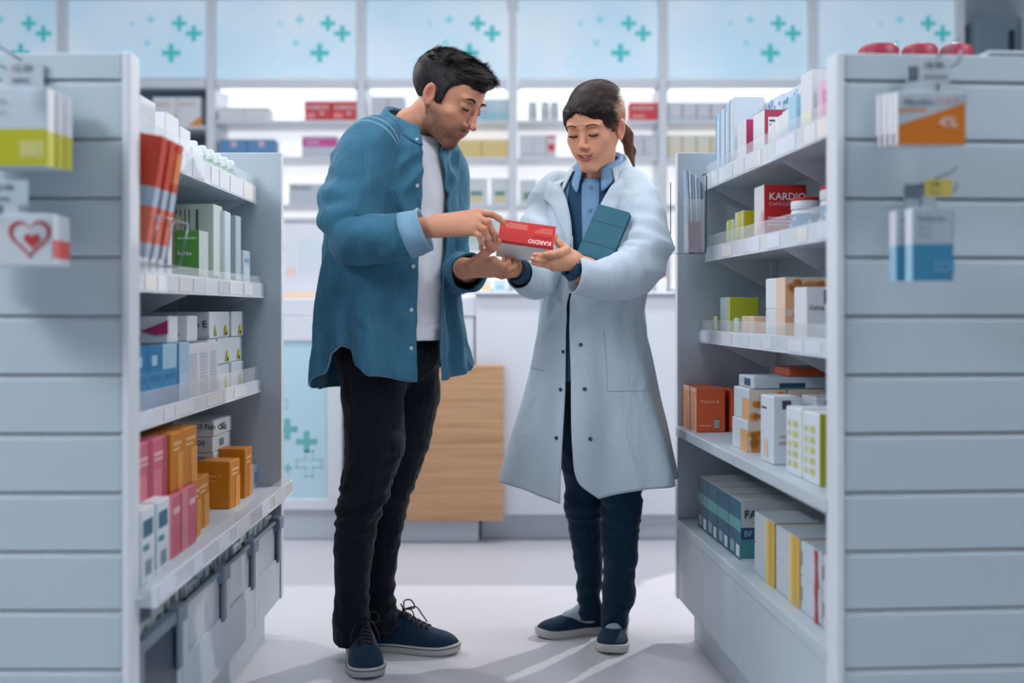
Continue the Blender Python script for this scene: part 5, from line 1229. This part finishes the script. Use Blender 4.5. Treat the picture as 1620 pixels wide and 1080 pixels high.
# T-shirt
KM = [(0, 655, 197, .078, .078), (.05, 650, 208, .105, .095), (.11, 642, 219, .160, .108), (.19, 634, 243, .198, .128), (.35, 624, 310, .208, .148), (.5, 618, 390, .205, .150), (.7, 617, 480, .215, .156), (1.0, 620, 590, .235, .168)]
PHM = math.radians(48)
def tilt_m(v): return .42*(1-sstep(0, .22, np.float64(v)))
KT = [(v, px, py, max(.05, a-.045*min(1, v/.2)), max(.05, b_-.012)) for v, px, py, a, b_ in KM[1:]]
KT = [(0, 655, 206, .062, .066)]+KT[:-1]+[(1.0, 620, 537, .165, .150)]
def fold_t(d, v): return .004*ntex(d*.03, v*9, 3)+.003*ntex(d*.06, v*26+d*.03, 5)*(1 if v > .6 else .3)
b = MB(); b.rings(garment(KT, PHM, TD, -180, 180, 90, 70, tilt=tilt_m, fold=fold_t), TEE, False, (False, False)); tee = man.obj(b, 'white_t_shirt'); solid(tee, .003)
b = MB(); b.tube(garment([(0, 655, 207, .064, .068), (1, 655, 206, .064, .068)], PHM, TD, -180, 180, 60, 1, tilt=lambda v: .42)[0], .0045, TEE, 8, False); man.obj(b, 'neck_rib', tee)
# denim shirt
def th_far(v): return crm([(0, 40), (.06, 26), (.2, 9), (.34, 22), (.5, 25), (.62, 17), (.75, 9), (.88, 4), (1, 3)], v)[0]
def th_near(v): return 360-crm([(0, 40), (.06, 24), (.15, 14), (.3, 10), (.5, 9), (.75, 12), (1, 13)], v)[0]
HM_ = [(-180, 613), (-135, 613), (-112, 608), (-95, 586), (-82, 553), (-74, 543), (-66, 547), (-58, 572), (-48, 586), (-14, 597), (0, 597), (14, 596), (48, 588), (60, 570), (74, 548), (95, 580), (135, 612), (180, 613)]
def hem_m(d):
    d = (d+180) % 360-180
    for i in range(len(HM_)-1):
        if HM_[i][0] <= d <= HM_[i+1][0]: t = (d-HM_[i][0])/(HM_[i+1][0]-HM_[i][0]); t = t*t*(3-2*t); return HM_[i][1]+(HM_[i+1][1]-HM_[i][1])*t
    return 612
def fold_m(d, v):
    A = float(sstep(.25, 1, np.float64(v))); x = math.radians(d)
    f = .015*A*math.sin(x*7+1.3+1.2*ntex(x*.7, v*2, 1))+.009*A*math.sin(x*13+2*ntex(x, v*2.5, 7))
    f += .010*ntex(x*2.2, v*5, 2)+.0075*(1-abs(ntex(x*3+v*6, v*9-x, 9))*3)*(.3+.7*math.exp(-((v-.25)/.2)**2))
    if 8 < d < 60: f += .016*A*(1-abs(d-34)/26)   # far front panel swings out
    return f
G_ = garment(KM, PHM, TD, th_far, th_near, 220, 150, hem=hem_m, tilt=tilt_m, fold=fold_m)
b = MB(); b.rings(G_, DENIM, False, (False, False)); shirt = man.obj(b, 'denim_shirt'); solid(shirt, .0035)
b = MB(); b.tube([p+Vector((0, -.001, 0)) for p in G_[-1]], .0022, STITCH, 6); 
b.tube([r[-1]+Vector((0, -.001, 0)) for r in G_[6:]], .0020, DENIM, 6); b.tube([r[0] for r in G_[6:]], .0020, DENIM, 6)
for off in (9,): b.tube([r[-off]+(r[-off]-at(617, 0, TD)).normalized()*0+Vector((.0, -.0012, 0)) for r in G_[14:]], .0008, STITCH, 4)
man.obj(b, 'hem_stitching', shirt)
bt = M('pearl_button', S(196, 206, 210), .25, .6)
for k in (22, 50, 86, 108, 130):
    b = MB(); c = G_[k][-4]; n = Vector((.5, -.85, 0)).normalized(); T = (Vector((1, 0, 0)).rotation_difference(n)).to_matrix().to_4x4() if False else n.to_track_quat('Z', 'Y').to_matrix().to_4x4(); T.translation = c+n*.003
    b.rings([[T @ Vector((r_*math.cos(t*PI/8), r_*math.sin(t*PI/8), z_)) for t in range(16)] for r_, z_ in ((.0055, 0), (.0058, .0015), (.0045, .0025), (.003, .0018))], bt, True, (True, True)); man.obj(b, 'button', shirt)
# collar: stand and folded leaf with buttoned points
def collar(P_, px, py, D0, phi, ra, rb, drop, gap, mat, tl, name, parent, tip=1.5, out=.022, lift=.0):
    Fd = Vector((math.sin(phi), -math.cos(phi), 0)); Sd = Vector((math.cos(phi), math.sin(phi), 0)); c0 = at(px, py, D0); rows = []
    for i in range(9):
        u = i/8; row = []
        for j in range(73):
            d = gap+(360-2*gap)*j/72; th = math.radians(d); e = min(d-gap, 360-gap-d); tipk = 1+(tip-1)*math.exp(-(e/18)**2)
            if u < .35: q = u/.35; r_add = .002*q; dz = .012*q
            else: q = (u-.35)/.65; r_add = .004+out*q*(1+.4*math.exp(-(e/25)**2)); dz = .012-drop*q*tipk
            p = c0+Fd*((rb+r_add)*math.cos(th))+Sd*((ra+r_add)*math.sin(th)); p.z += dz-tl*math.cos(th)*rb+lift*math.exp(-((d-180)/70)**2)
            row.append(p)
        rows.append(row)
    b = MB(); b.rings(rows, mat, False, (False, False)); o = P_.obj(b, name, parent); solid(o, .003); return rows
cr = collar(man, 651, 193, 3.03, PHM, .068, .072, .048, 28, DENIM, .55, 'collar', shirt, 1.25, .028)
b = MB()
for j in (2, 70):
    c = cr[7][j]; n = (Vector((.55, -.8, .2))).normalized(); T = n.to_track_quat('Z', 'Y').to_matrix().to_4x4(); T.translation = c+n*.002
    b.rings([[T @ Vector((r_*math.cos(t*PI/8), r_*math.sin(t*PI/8), z_)) for t in range(16)] for r_, z_ in ((.005, 0), (.005, .002), (.003, .0025))], bt, True, (True, True))
man.obj(b, 'collar_button', shirt)
# breast pocket flap edge
b = MB()
# sleeves
def fold_s(k, seed):
    def f(s, a, q):
        e = math.exp(-((s-.52)/.22)**2); n_ = ntex(q.x*9+seed, q.y*9, q.z*9+seed)
        return sstep(1.0, .90, s)*sstep(0, .06, s)*k*(.9*n_+(.5+e)*.75*(1-abs(ntex(q.x*7+q.z*9+seed, q.y*5, q.z*7-q.x*6+seed*2))*3.0)*.6)+k*.5*e*math.sin(s*60+3*math.cos(a+seed))*max(0, math.cos(a-1.0))
    return f
sl = sleeve([at(612, 222, 3.00), at(590, 232, 2.93), at(568, 285, 2.89), at(556, 335, 2.86), at(560, 372, 2.835), at(598, 378, 2.815), at(632, 375, 2.805), at(652, 369, 2.80)], [.050, .078, .082, .080, .071, .064, .056, .047], DENIM, 'sleeve', man, 48, 120, fold_s(.013, 1.7), parent=shirt, seam=(15, STITCH))
solid(sl, .003)
def cuff(P_, a, c, r0, r1, mat, parent, n=36, name='cuff', wob=.002):
    a = Vector(a); c = Vector(c); t = (c-a).normalized(); x = t.cross(Vector((0, 0, 1))).normalized(); y = x.cross(t); b = MB(); R = []
    for u, rr_, in ((0, r0*.93), (.02, r0*1.02), (.25, r0*1.0+(r1-r0)*.25), (.5, (r0+r1)/2*1.01), (.75, r1*1.0), (.97, r1*1.02), (1.0, r1*.98), (.97, r1*.90), (.5, r1*.86)):
        R.append([a+(c-a)*u+(x*math.cos(2*PI*j/n)+y*math.sin(2*PI*j/n))*(rr_+wob*math.sin(j*.9+u*5)) for j in range(n)])
    b.rings(R, mat, True, (False, False)); return P_.obj(b, name, parent)
cuff(man, at(641, 374, 2.803), at(673, 362, 2.797), .062, .058, DENIML, sl)
sl2 = sleeve([at(690, 250, 3.13), at(703, 275, 3.15), at(704, 350, 3.12), at(706, 415, 3.12), at(720, 430, 3.08), at(735, 431, 3.01)], [.055, .07, .066, .062, .058, .052], DENIM, 'sleeve', man, 40, 80, fold_s(.006, 4.1), parent=shirt); solid(sl2, .003)
cuff(man, at(734, 431, 3.02), at(742, 431, 2.955), .054, .054, DENIM, sl2)
# shoulder seam of the near sleeve
b = MB(); b.tube([at(603+8*math.sin(t*.35), 196+t*9.5, 2.945-.028*math.sin(min(1, t/7)*PI*.8)-.022) for t in range(11)], .0016, STITCH, 6); man.obj(b, 'armhole_seam', shirt)

# ================================================================== THE WOMAN
WL = Vector((.25, 3.24, 0))
wom = Person(WL, 'woman in a white lab coat holding the red box and a teal folder')
R_ = head_frame((0, 0, 0), -28, 21, 1, 1.01)
Tw = (at(923, 212, 3.05)-R_[1] @ (Vector((0, -.088, .001))*1.01), R_[1], 1.01)
nk = inv(Tw, at(948, 285, 3.20))
Dw = head_sdf(False, tuple(nk), .050)
wom.add_sdf(Dw, Tw, lambda P: head_colours(P, False, SKW, None))
WD = 3.22
D = SDF((at(800, 0, WD).x, 2.80, .80), (at(1080, 0, WD).x, 3.5, 1.5), .011)
D.ell(at(945, 360, WD), (.10, .07, .14), .04); D.ell(at(940, 450, WD), (.10, .07, .14), .04); D.ell(at(940, 560, WD), (.11, .08, .10), .04)
D.cap(at(947, 300, WD), at(950, 262, 3.20), .048, .045, .02); D.cap(at(905, 318, 3.26), at(990, 318, 3.18), .035, .035, .03)
D.chain([at(1000, 318, 3.14), at(1012, 405, 3.02), at(985, 445, 2.93), at(915, 432, 2.875)], [.04, .040, .036, .026], .02)
D.chain([at(885, 318, 3.28), at(850, 430, 3.14), at(818, 424, 2.99)], [.05, .042, .028], .03)
wom.add_sdf(D, None, None, SKW)
BXD = 2.87
# her left hand under the near end of the carton
HW = 2.845
ww = at(906, 412, HW+.015)
wk = [at(880, 396, HW+.02), at(874, 409, HW-.018), at(874, 416, HW-.022), at(876, 423, HW-.014)]
wf = [[at(872, 388, HW-.0), at(869, 391, HW-.026), at(864, 401, HW-.040)],
      [at(862, 405, HW-.040), at(854, 404, HW-.050), at(846, 403, HW-.050)],
      [at(860, 412, HW-.042), at(851, 411, HW-.052), at(842, 409, HW-.050)],
      [at(861, 419, HW-.034), at(852, 418, HW-.044), at(843, 416, HW-.044)]]
wt = [at(896, 396, HW+.0), at(884, 400, HW-.030), at(874, 402, HW-.046), at(864, 402, HW-.052)]
wk[0] = at(884, 384, HW+.025); wf[0] = [at(878, 374, HW+.03), at(874, 368, HW+.045), at(866, 366, HW+.06)]
hand(wom, ww, wk, wf, wt, .0074, .0118, .023, at(930, 424, 2.89), SKW)
nails(wom, [(wt[3], wt[3]-wt[2], (0, -1, .4)), (wf[1][2], wf[1][2]-wf[1][1], (0, -1, .3)), (wf[2][2], wf[2][2]-wf[2][1], (0, -1, .2))])
# her right hand carries the far end from below, mostly behind the carton
HR = 2.94
rw = at(808, 424, HR+.01)
rk = [at(800, 405, HR+.02), at(806, 404, HR+.03), at(814, 405, HR+.04), at(821, 408, HR+.045)]
rf = [[at(797, 396, HR+.03), at(797, 385, HR+.035), at(800, 376, HR+.03)], [at(806, 394, HR+.042), at(807, 384, HR+.044), at(808, 375, HR+.04)],
      [at(815, 395, HR+.05), at(816, 386, HR+.052), at(817, 378, HR+.046)], [at(822, 399, HR+.054), at(823, 391, HR+.055), at(823, 384, HR+.05)]]
rt = [at(803, 418, HR-.01), at(806, 413, HR-.012), at(812, 411, HR-.01), at(820, 411, HR-.008)]
hand(wom, rw, rk, rf, rt, .0074, .0115, .022, at(822, 430, 3.02), SKW)
wom.finish()
face_details(wom, Tw, False, M('brown_brow_hair', S(64, 44, 36), .7), (wom.parts[0][0]+np.array(WL)-np.array(Tw[0])) @ np.array(Tw[1])/Tw[2])
w_ = hfx(Tw); b = MB(); b.rings([[w_((x/1000, -.0950+.012*(x/19)**2-.0012*math.sin(PI*j/4), -.0605-.0052*j/4+.0052*(x/19)**2+.0012*abs(x)/19*j/4)) for x in range(-18, 19, 2)] for j in range(5)], TEETH, False)
wom.obj(b, 'teeth')
Dh = hair_cap(False); Ph, Fh = Dh.mesh()
TIE = Vector((0, .118, -.002))
def hcol_w(p, k=1.):
    ang = math.atan2(p[2]+.002, p[0]); rad = math.hypot(p[0], p[2]); k = k*(1+.95*ntex(ang*34, 2, p[1]*3)+.6*ntex(ang*80, 5, p[1]*4))
    k = max(.25, k)
    br = float(np.clip(sstep(.095, .035, p[2])*1.2*sstep(-.06, .02, p[1])+.25*ntex(p[0]*60, 3, p[2]*60+p[1]*20), 0, 1)); a = np.array(S(26, 18, 17)); c = np.array(S(160, 104, 68)); return tuple((a*(1-br)+c*br)*k)
hc0 = np.array([hcol_w(p) for p in Ph])
def flow_w(p, n):
    if n.y < -.5 and p.z < .055: return None
    v = TIE-p
    if p.z > .05: v = Vector((math.copysign(.35, p.x+.012), 1, .0))*.1+v*.35
    v = v-n*v.dot(n); return (v.normalized()+n*.01).normalized()
Ps, Fs_, Cs = strands(wom, 'hair', cap_roots(Ph, Fh, 3), flow_w, lambda p: .040, .0013, HAIR, lambda p, r: hcol_w(p, r.choice((.4, .8, 1.3, 2.2))), 9, curl=.28)
parts_ = [(wv(Ph, Tw)-np.array(WL), Fh, 0), (wv(Ps, Tw)-np.array(WL), Fs_, 0)]; cols_ = [hc0, Cs]
# ponytail as a bundle of locks
t0 = w_(TIE); dt = t0.y; pv = [t0, t0*.5+at(988, 206, dt+.05)*.5+Vector((0, .012, .006)), at(990, 212, dt+.05), at(997, 238, dt+.05), at(1001, 264, dt+.02)]
D = SDF([min(p[i] for p in pv)-.05 for i in range(3)], [max(p[i] for p in pv)+.05 for i in range(3)], .0028)
D.chain(pv, [.020, .021, .019, .014, .007], .02); Pp, Fp = D.mesh()
parts_.append((Pp-np.array(WL), Fp, 0)); cols_.append(np.array([np.array(S(104, 68, 50))*(.8+.6*ntex(p[0]*160, p[1]*160, p[2]*8)) for p in Pp]))
rr = random.Random(11); V = []; Fq = []; Cq = []
for k in range(380):
    a = rr.uniform(0, 2*PI); q = rr.uniform(.7, 1.08); i0 = len(V); cc = np.array(S(118, 78, 56))*rr.choice((.4, .7, 1, 1.5, 1.9)); sh_ = rr.uniform(.75, 1.06)
    for s_ in range(9):
        c = crm([(i/4, *pv[i], (.020, .021, .019, .014, .006)[i]) for i in range(5)], s_/8*min(1, sh_)); p = Vector(c[:3]); o = Vector((math.cos(a), math.sin(a), 0))*c[3]*q; e = Vector((-math.sin(a), math.cos(a), 0))*.0009
        V += [tuple(p+o-e), tuple(p+o+e)]; Cq += [cc, cc]
    for s_ in range(8): Fq.append((i0+2*s_, i0+2*s_+1, i0+2*s_+3, i0+2*s_+2))
parts_.append((np.array(V)-np.array(WL), np.array(Fq), 0)); cols_.append(np.array(Cq))
np_obj('hair', parts_, [HAIR], wom.root, np.concatenate(cols_))
b = MB(); b.ell(t0, (.024, .024, .014), M('hair_tie', S(20, 18, 20), .7), 16, 8); wom.obj(b, 'hair_tie')
trousers(wom, [[(at(975, 600, 3.2), .095), (at(982, 700, 3.2), .078), (at(983, 800, 3.2), .064), (at(981, 880, 3.2), .054), (at(978, 940, 3.22), .050), (at(974, 975, 3.23), .046), (at(973, 986, 3.23), .045)],
               [(at(915, 600, 3.28), .095), (at(922, 700, 3.28), .074), (at(924, 800, 3.29), .062), (at(931, 880, 3.30), .047), (at(933, 940, 3.31), .041), (at(934, 966, 3.31), .037), (at(934, 972, 3.31), .036)]],
         [(at(944, 570, 3.22), (.14, .11, .10))], JEANS, .0050, .42, .12)
shoe(wom, (.325, 3.335), (.285, 3.105), .098, .072, SU, SOLE, 'slip', 'slip_on_shoe')
shoe(wom, (.295, 3.350), (.072, 3.285), .092, .072, SU, SOLE, 'slip', 'slip_on_shoe')
SOCK = cloth_mat('white_sock_knit', S(196, 206, 216), .9, 900, .4, .03, 20, .2)
for pts in ([(at(973, 975, 3.23), .036), (Vector((.316, 3.265, .060)), .036), (Vector((.303, 3.205, .050)), .026)], [(at(934, 955, 3.31), .033), (Vector((.236, 3.335, .060)), .034), (Vector((.175, 3.317, .048)), .024)]):
    D = SDF([min(p[i] for p, r in pts)-.06 for i in range(3)], [max(p[i] for p, r in pts)+.06 for i in range(3)], .004); D.chain([p for p, r in pts], [r for p, r in pts], .02); P, Fc = D.mesh(); np_obj('sock', [(P-np.array(WL), Fc, 0)], [SOCK], wom.root)
# clothes: navy top layer, light blue shirt, coat
KW = [(0, 948, 262, .066, .066), (.05, 947, 274, .095, .082), (.10, 947, 284, .150, .098), (.17, 948, 306, .172, .114), (.28, 948, 360, .176, .126), (.42, 944, 440, .165, .125), (.5, 937, 486, .155, .128), (.7, 937, 600, .192, .152), (.85, 936, 690, .232, .185), (1.0, 934, 768, .268, .215)]
PHW = math.radians(-25)
def tilt_w(v): return .38*(1-sstep(0, .22, np.float64(v)))
def KIN(da, end): return [(v, px, py, max(.05, a-da), max(.05, b_-da)) for v, px, py, a, b_ in KW if py < end]
ks = KIN(.022, 560); ks = [((k[0])/ks[-1][0],)+k[1:] for k in ks]+[]
ks2 = [(k[0]*.72,)+k[1:] for k in ks]+[(1.0, 937, 600, .165, .128)]
b = MB(); b.rings(garment(ks2, PHW, WD, -180, 180, 80, 70, tilt=tilt_w, fold=lambda d, v: .002*ntex(d*.05, v*12, 1)), SHIRTB, False, (False, False)); bl = wom.obj(b, 'light_blue_shirt'); solid(bl, .002)
# navy lining strips beside the shirt front
for a0, a1 in ((-24, -7), (13, 34)):
    ks3 = [(k[0], k[1], k[2], k[3]+.006, k[4]+.006) for k in ks2]
    b = MB(); b.rings(garment(ks3, PHW, WD, lambda v, a0=a0: crm([(0, a0*1.2), (.25, a0), (1, a0*.9)], v)[0], lambda v, a1=a1: crm([(0, a1*1.9), (.2, a1*1.0), (.42, a1*.55), (1, a1*.4)], v)[0] if a1 > 0 else a1*crm([(0, 1.6), (.12, 1.3), (.3, 1.0), (.5, .6), (1, .5)], v)[0], 14, 60, tilt=tilt_w), NAVY, False, (False, False)); wom.obj(b, 'navy_waistcoat')
for vv in (.13, .235, .34):
    p = [garment([(k[0], k[1], k[2], k[3]+.003, k[4]+.003) for k in ks2], PHW, WD, 3, 3.01, 1, 100, tilt=tilt_w)[int(vv*100)][0]][0]; nn = Vector((-.42, -.9, .1)).normalized(); T = nn.to_track_quat('Z', 'Y').to_matrix().to_4x4(); T.translation = p
    b = MB(); b.rings([[T @ Vector((r_*math.cos(t*PI/8), r_*math.sin(t*PI/8), z_)) for t in range(16)] for r_, z_ in ((.0052, 0), (.0054, .0016), (.0036, .0022), (.002, .0014))], M('blue_grey_button', S(96, 124, 156), .3, .6), True, (True, True)); wom.obj(b, 'button', bl)
collar(wom, 948, 258, 3.195, PHW, .060, .062, .052, 24, SHIRTB, .50, 'shirt_collar', bl, 1.5, .018)
def th_wl(v): return crm([(0, 62), (.05, 44), (.12, 30), (.2, 19), (.28, 8), (.36, 0), (.42, -5), (.5, -7), (.7, -1), (.85, 5), (.94, 10), (1, 22)], v)[0]      # her left panel, image right
def th_wr(v): return 360-crm([(0, 62), (.05, 50), (.12, 34), (.2, 20), (.3, 12), (.42, 11), (.5, 12), (.7, 10), (1, 2)], v)[0]
def fold_w(d, v):
    A = float(sstep(.4, 1, np.float64(v))); x = math.radians(d)
    f = .020*A*math.sin(x*6+.6+.8*ntex(x*.5, v*1.5, 4))+.006*A*math.sin(x*11+2*ntex(x, v*2, 6))
    f += .006*ntex(x*2, v*5, 8)+.008*(1-abs(ntex(x*3+v*5, v*8-x, 3))*3)*math.exp(-((v-.42)/.15)**2)
    return f
def hem_w(d):
    d = (d+180) % 360-180
    return 766+12*math.exp(-((d+4)/34)**2)-14*abs(math.sin(math.radians(d)))
G_ = garment(KW, PHW, WD, th_wl, th_wr, 220, 160, hem=hem_w, tilt=tilt_w, fold=fold_w)
b = MB(); b.rings(G_, COAT, False, (False, False)); coat = wom.obj(b, 'lab_coat'); solid(coat, .003)
ED = M('coat_edge_seam', S(176, 190, 204), .8)
b = MB(); b.tube([r[0]+Vector((0, -.002, 0)) for r in G_[50:]], .0020, COAT, 6); b.tube([r[-1]+Vector((0, -.002, 0)) for r in G_[50:]], .0020, COAT, 6); b.tube(G_[-1], .0022, COAT, 6)
wom.obj(b, 'hem_stitching', coat)
# lapels and coat collar
def lapel(side, vs, w_fn, name):
    ths = th_wl if side > 0 else th_wr; rows = []
    for i in range(31):
        v = vs[0]+(vs[1]-vs[0])*i/30; t0_ = ths(v); w0 = w_fn(i/30); row = []
        for j in range(9):
            th = t0_+side*w0*j/8; px, py, a, b_ = crm(KW, v); Fd = Vector((math.sin(PHW), -math.cos(PHW), 0)); Sd = Vector((math.cos(PHW), math.sin(PHW), 0)); r = math.radians(th)
            gr = .006+.006*math.sin(PI*j/8*.9)+.005*(j/8); p = at(px, py, WD)+Fd*(b_+gr)*math.cos(r)+Sd*(a+gr)*math.sin(r); p.z -= float(tilt_w(v))*math.cos(r)*b_; p.z += .012*(j/8)*(1-i/30)
            row.append(p)
        rows.append(row)
    b = MB(); b.rings(rows, COAT, False, (False, False)); o = wom.obj(b, name, coat); solid(o, .003); return rows
lapel(1, (.10, .41), lambda t: crm([(0, 20), (.25, 33), (.36, 36), (.42, 25), (.7, 15), (1, 1)], t)[0], 'lapel')
lapel(-1, (.10, .34), lambda t: crm([(0, 18), (.3, 26), (.42, 30), (.5, 20), (.75, 11), (1, 1)], t)[0], 'lapel')
collar(wom, 948, 263, 3.205, PHW, .078, .078, .060, 46, COAT, .50, 'coat_collar', coat, 1.35, .030)
SNAP = M('dark_snap', S(70, 84, 98), .3, .5, .6)
def on_coat(d, v, e=.003):
    px, py, a, b_ = crm(KW, v); Fd = Vector((math.sin(PHW), -math.cos(PHW), 0)); Sd = Vector((math.cos(PHW), math.sin(PHW), 0)); r = math.radians(d); f = fold_w(d, v)+e
    return at(px, py, WD)+Fd*(b_+f)*math.cos(r)+Sd*(a+f)*math.sin(r), (Fd*math.cos(r)+Sd*math.sin(r)).normalized()
for d, v in ((7, .60), (11, .715), (16, .835), (-13, .62), (-14, .72), (-12, .84), (-24, .26)):
    c, n = on_coat(d, v); T = n.to_track_quat('Z', 'Y').to_matrix().to_4x4(); T.translation = c; b = MB()
    b.rings([[T @ Vector((r_*math.cos(t*PI/8), r_*math.sin(t*PI/8), z_)) for t in range(16)] for r_, z_ in ((.0058, 0), (.0055, .0022), (.0038, .0026), (.0030, .0012))], SNAP, True, (True, True)); wom.obj(b, 'snap_button', coat)
# pockets (welt line and patch) on both sides of the coat
for d0, d1, v0, v1 in ((30, 74, .56, .72), (-66, -32, .66, .66)):
    rows = [[on_coat(d0+(d1-d0)*j/16, v0+(v1-v0)*i/10, .0045)[0] for j in range(17)] for i in range(11)] if v1 > v0 else None
    b = MB()
    if rows: b.rings(rows, COAT, False, (False, False)); b.tube(rows[-1], .0016, ED, 5); b.tube([r[0] for r in rows], .0012, ED, 5)
    else: b.tube([on_coat(d0+(d1-d0)*j/16, v0+.012*j/16, .004)[0] for j in range(17)], .0016, ED, 5)
    wom.obj(b, 'pocket', coat)
ws = sleeve([at(985, 292, 3.17), at(1002, 302, 3.13), at(1014, 340, 3.075), at(1022, 374, 3.03), at(1021, 402, 2.99), at(1008, 424, 2.955), at(983, 437, 2.925), at(948, 440, 2.895), at(908, 434, 2.868)], [.045, .060, .063, .065, .065, .062, .057, .052, .048], COAT, 'sleeve', wom, 48, 120, fold_s(.011, 7.3), parent=coat); solid(ws, .003)
ws2 = sleeve([at(916, 306, 3.24), at(886, 302, 3.28), at(862, 350, 3.25), at(851, 405, 3.18), at(847, 435, 3.10), at(832, 436, 3.03), at(822, 433, 3.0)], [.035, .060, .064, .062, .058, .048, .040], COAT, 'sleeve', wom, 44, 100, fold_s(.010, 2.2), parent=coat); solid(ws2, .003)
cuff(wom, at(912, 428, 2.872), at(901, 420, 2.862), .034, .031, NAVY, ws, name='shirt_cuff', wob=.001); cuff(wom, at(826, 431, 3.01), at(814, 426, 2.975), .036, .033, NAVY, ws2, name='shirt_cuff', wob=.001)

# ------------------------------------------------------------------ what they hold
BW, BH, BT = .150, .070, .082
q = MB(); RB = K(214, 44, 46, .35); q.box(-BW/2, BW/2, -BT/2, BT/2, 0, BH, K(228, 234, 234), .0015)
decal(q, 'n', BW, BT, BH, .005, .0, .995, 1, RB); decal(q, 'n', BW, BT, BH, .005, .0, .995, .12, K(184, 36, 40))
q.poly([(-BW/2+.001, -BT/2, BH+.0007), (BW/2-.001, -BT/2, BH+.0007), (BW/2-.001, BT/2, BH+.0007), (-BW/2+.001, BT/2, BH+.0007)], RB)
e = -BT/2-.0014; U = (-1, 0, 0); V_ = (0, 0, -1)
q.text('KARDIO', .0165, (.067, e, .022), U, V_, K(240, 236, 232), .016)
q.text('CAPSULES', .0115, (.067, e, .0345), U, V_, K(150, 30, 36), .0)
for i, (a, l) in enumerate(((.067, .048), (.067, .045), (.067, .036), (.067, .028))):
    z_ = .044+i*.0045; q.poly([(a-l, e, z_), (a, e, z_), (a, e, z_+.0018), (a-l, e, z_+.0018)], K(244, 150, 130))
for i, l in enumerate((.055, .060, .066, .05)):
    z_ = .048+i*.0042; q.poly([(-.001-l, e, z_), (-.001, e, z_), (-.001, e, z_+.0018), (-.001-l, e, z_+.0018)], K(244, 160, 140))
hb_ = q.build('red_medicine_carton'); c1, c2 = at(788.5, 385, BXD-.02), at(873, 396, BXD-.035)
mid = at(831, 389.5, BXD-.03); ang = math.atan2(c2.z-c1.z, c2.x-c1.x)
Rb = Matrix.Rotation(-ang, 4, 'Y') @ Matrix.Rotation(math.radians(-24), 4, 'X') @ Matrix.Translation((0, BT/2, 0))
hb_.matrix_world = Matrix.Translation(mid) @ Rb
tag(hb_, 'red and white carton held in the hands of both people', 'box')
# teal folder clamped under her arm
tq = [at(944, 323, 3.03), at(989, 342, 2.985), at(976, 414, 2.95), at(917, 403, 2.985)]
n = (tq[1]-tq[0]).cross(tq[3]-tq[0]).normalized(); n = n if n.y < 0 else -n
c = sum(tq, Vector())/4; ux = (tq[1]-tq[0]+tq[2]-tq[3]).normalized(); uz = (tq[0]-tq[3]+tq[1]-tq[2]); uz = (uz-ux*uz.dot(ux)).normalized(); ny = uz.cross(ux); ny = ny if ny.y < 0 else -ny
Wd = ((tq[1]-tq[0]).length+(tq[2]-tq[3]).length)/2; Hd = ((tq[0]-tq[3]).length+(tq[1]-tq[2]).length)/2+.01
FT = empty('folder', c); Mx = Matrix((ux, -ny, uz)).transposed().to_4x4(); Mx.translation = c; FT.matrix_world = Mx
tag(FT, 'teal folder tucked under the left arm of the woman', 'folder')
def rrect(w__, h__, r_, y, n=6):
    P = []
    for cx__, cz__, a0 in ((w__/2-r_, h__/2-r_, 0), (-w__/2+r_, h__/2-r_, 90), (-w__/2+r_, -h__/2+r_, 180), (w__/2-r_, -h__/2+r_, 270)):
        for k in range(n+1): a = math.radians(a0+90*k/n); P.append((cx__+r_*math.cos(a), y, cz__+r_*math.sin(a)))
    return P
TM = M('teal_cover', S(36, 98, 118), .45, .4, bump=.15, bscale=900); TM2 = M('teal_cover_dark', S(24, 70, 90), .5)
for y0, nm in ((-.008, 'front_cover'), (.003, 'back_cover')):
    b = MB(); b.rings([rrect(Wd-.002, Hd-.002, .008, y0), rrect(Wd, Hd, .009, y0+.001), rrect(Wd, Hd, .009, y0+.004), rrect(Wd-.002, Hd-.002, .008, y0+.005)], TM, True, (True, True), False); o = b.build(nm, FT)
    if nm == 'front_cover':
        b = MB()
        for zz in (.028, -.038): b.box(-Wd/2+.002, Wd/2-.002, y0-.0006, y0+.0002, zz, zz+.0016, TM2)
        b.build('fold_crease', o)
b = MB(); b.box(-Wd/2+.003, Wd/2-.003, -.0028, .0028, -Hd/2+.003, Hd/2-.003, DARK, .001); b.build('tablet_body', FT)
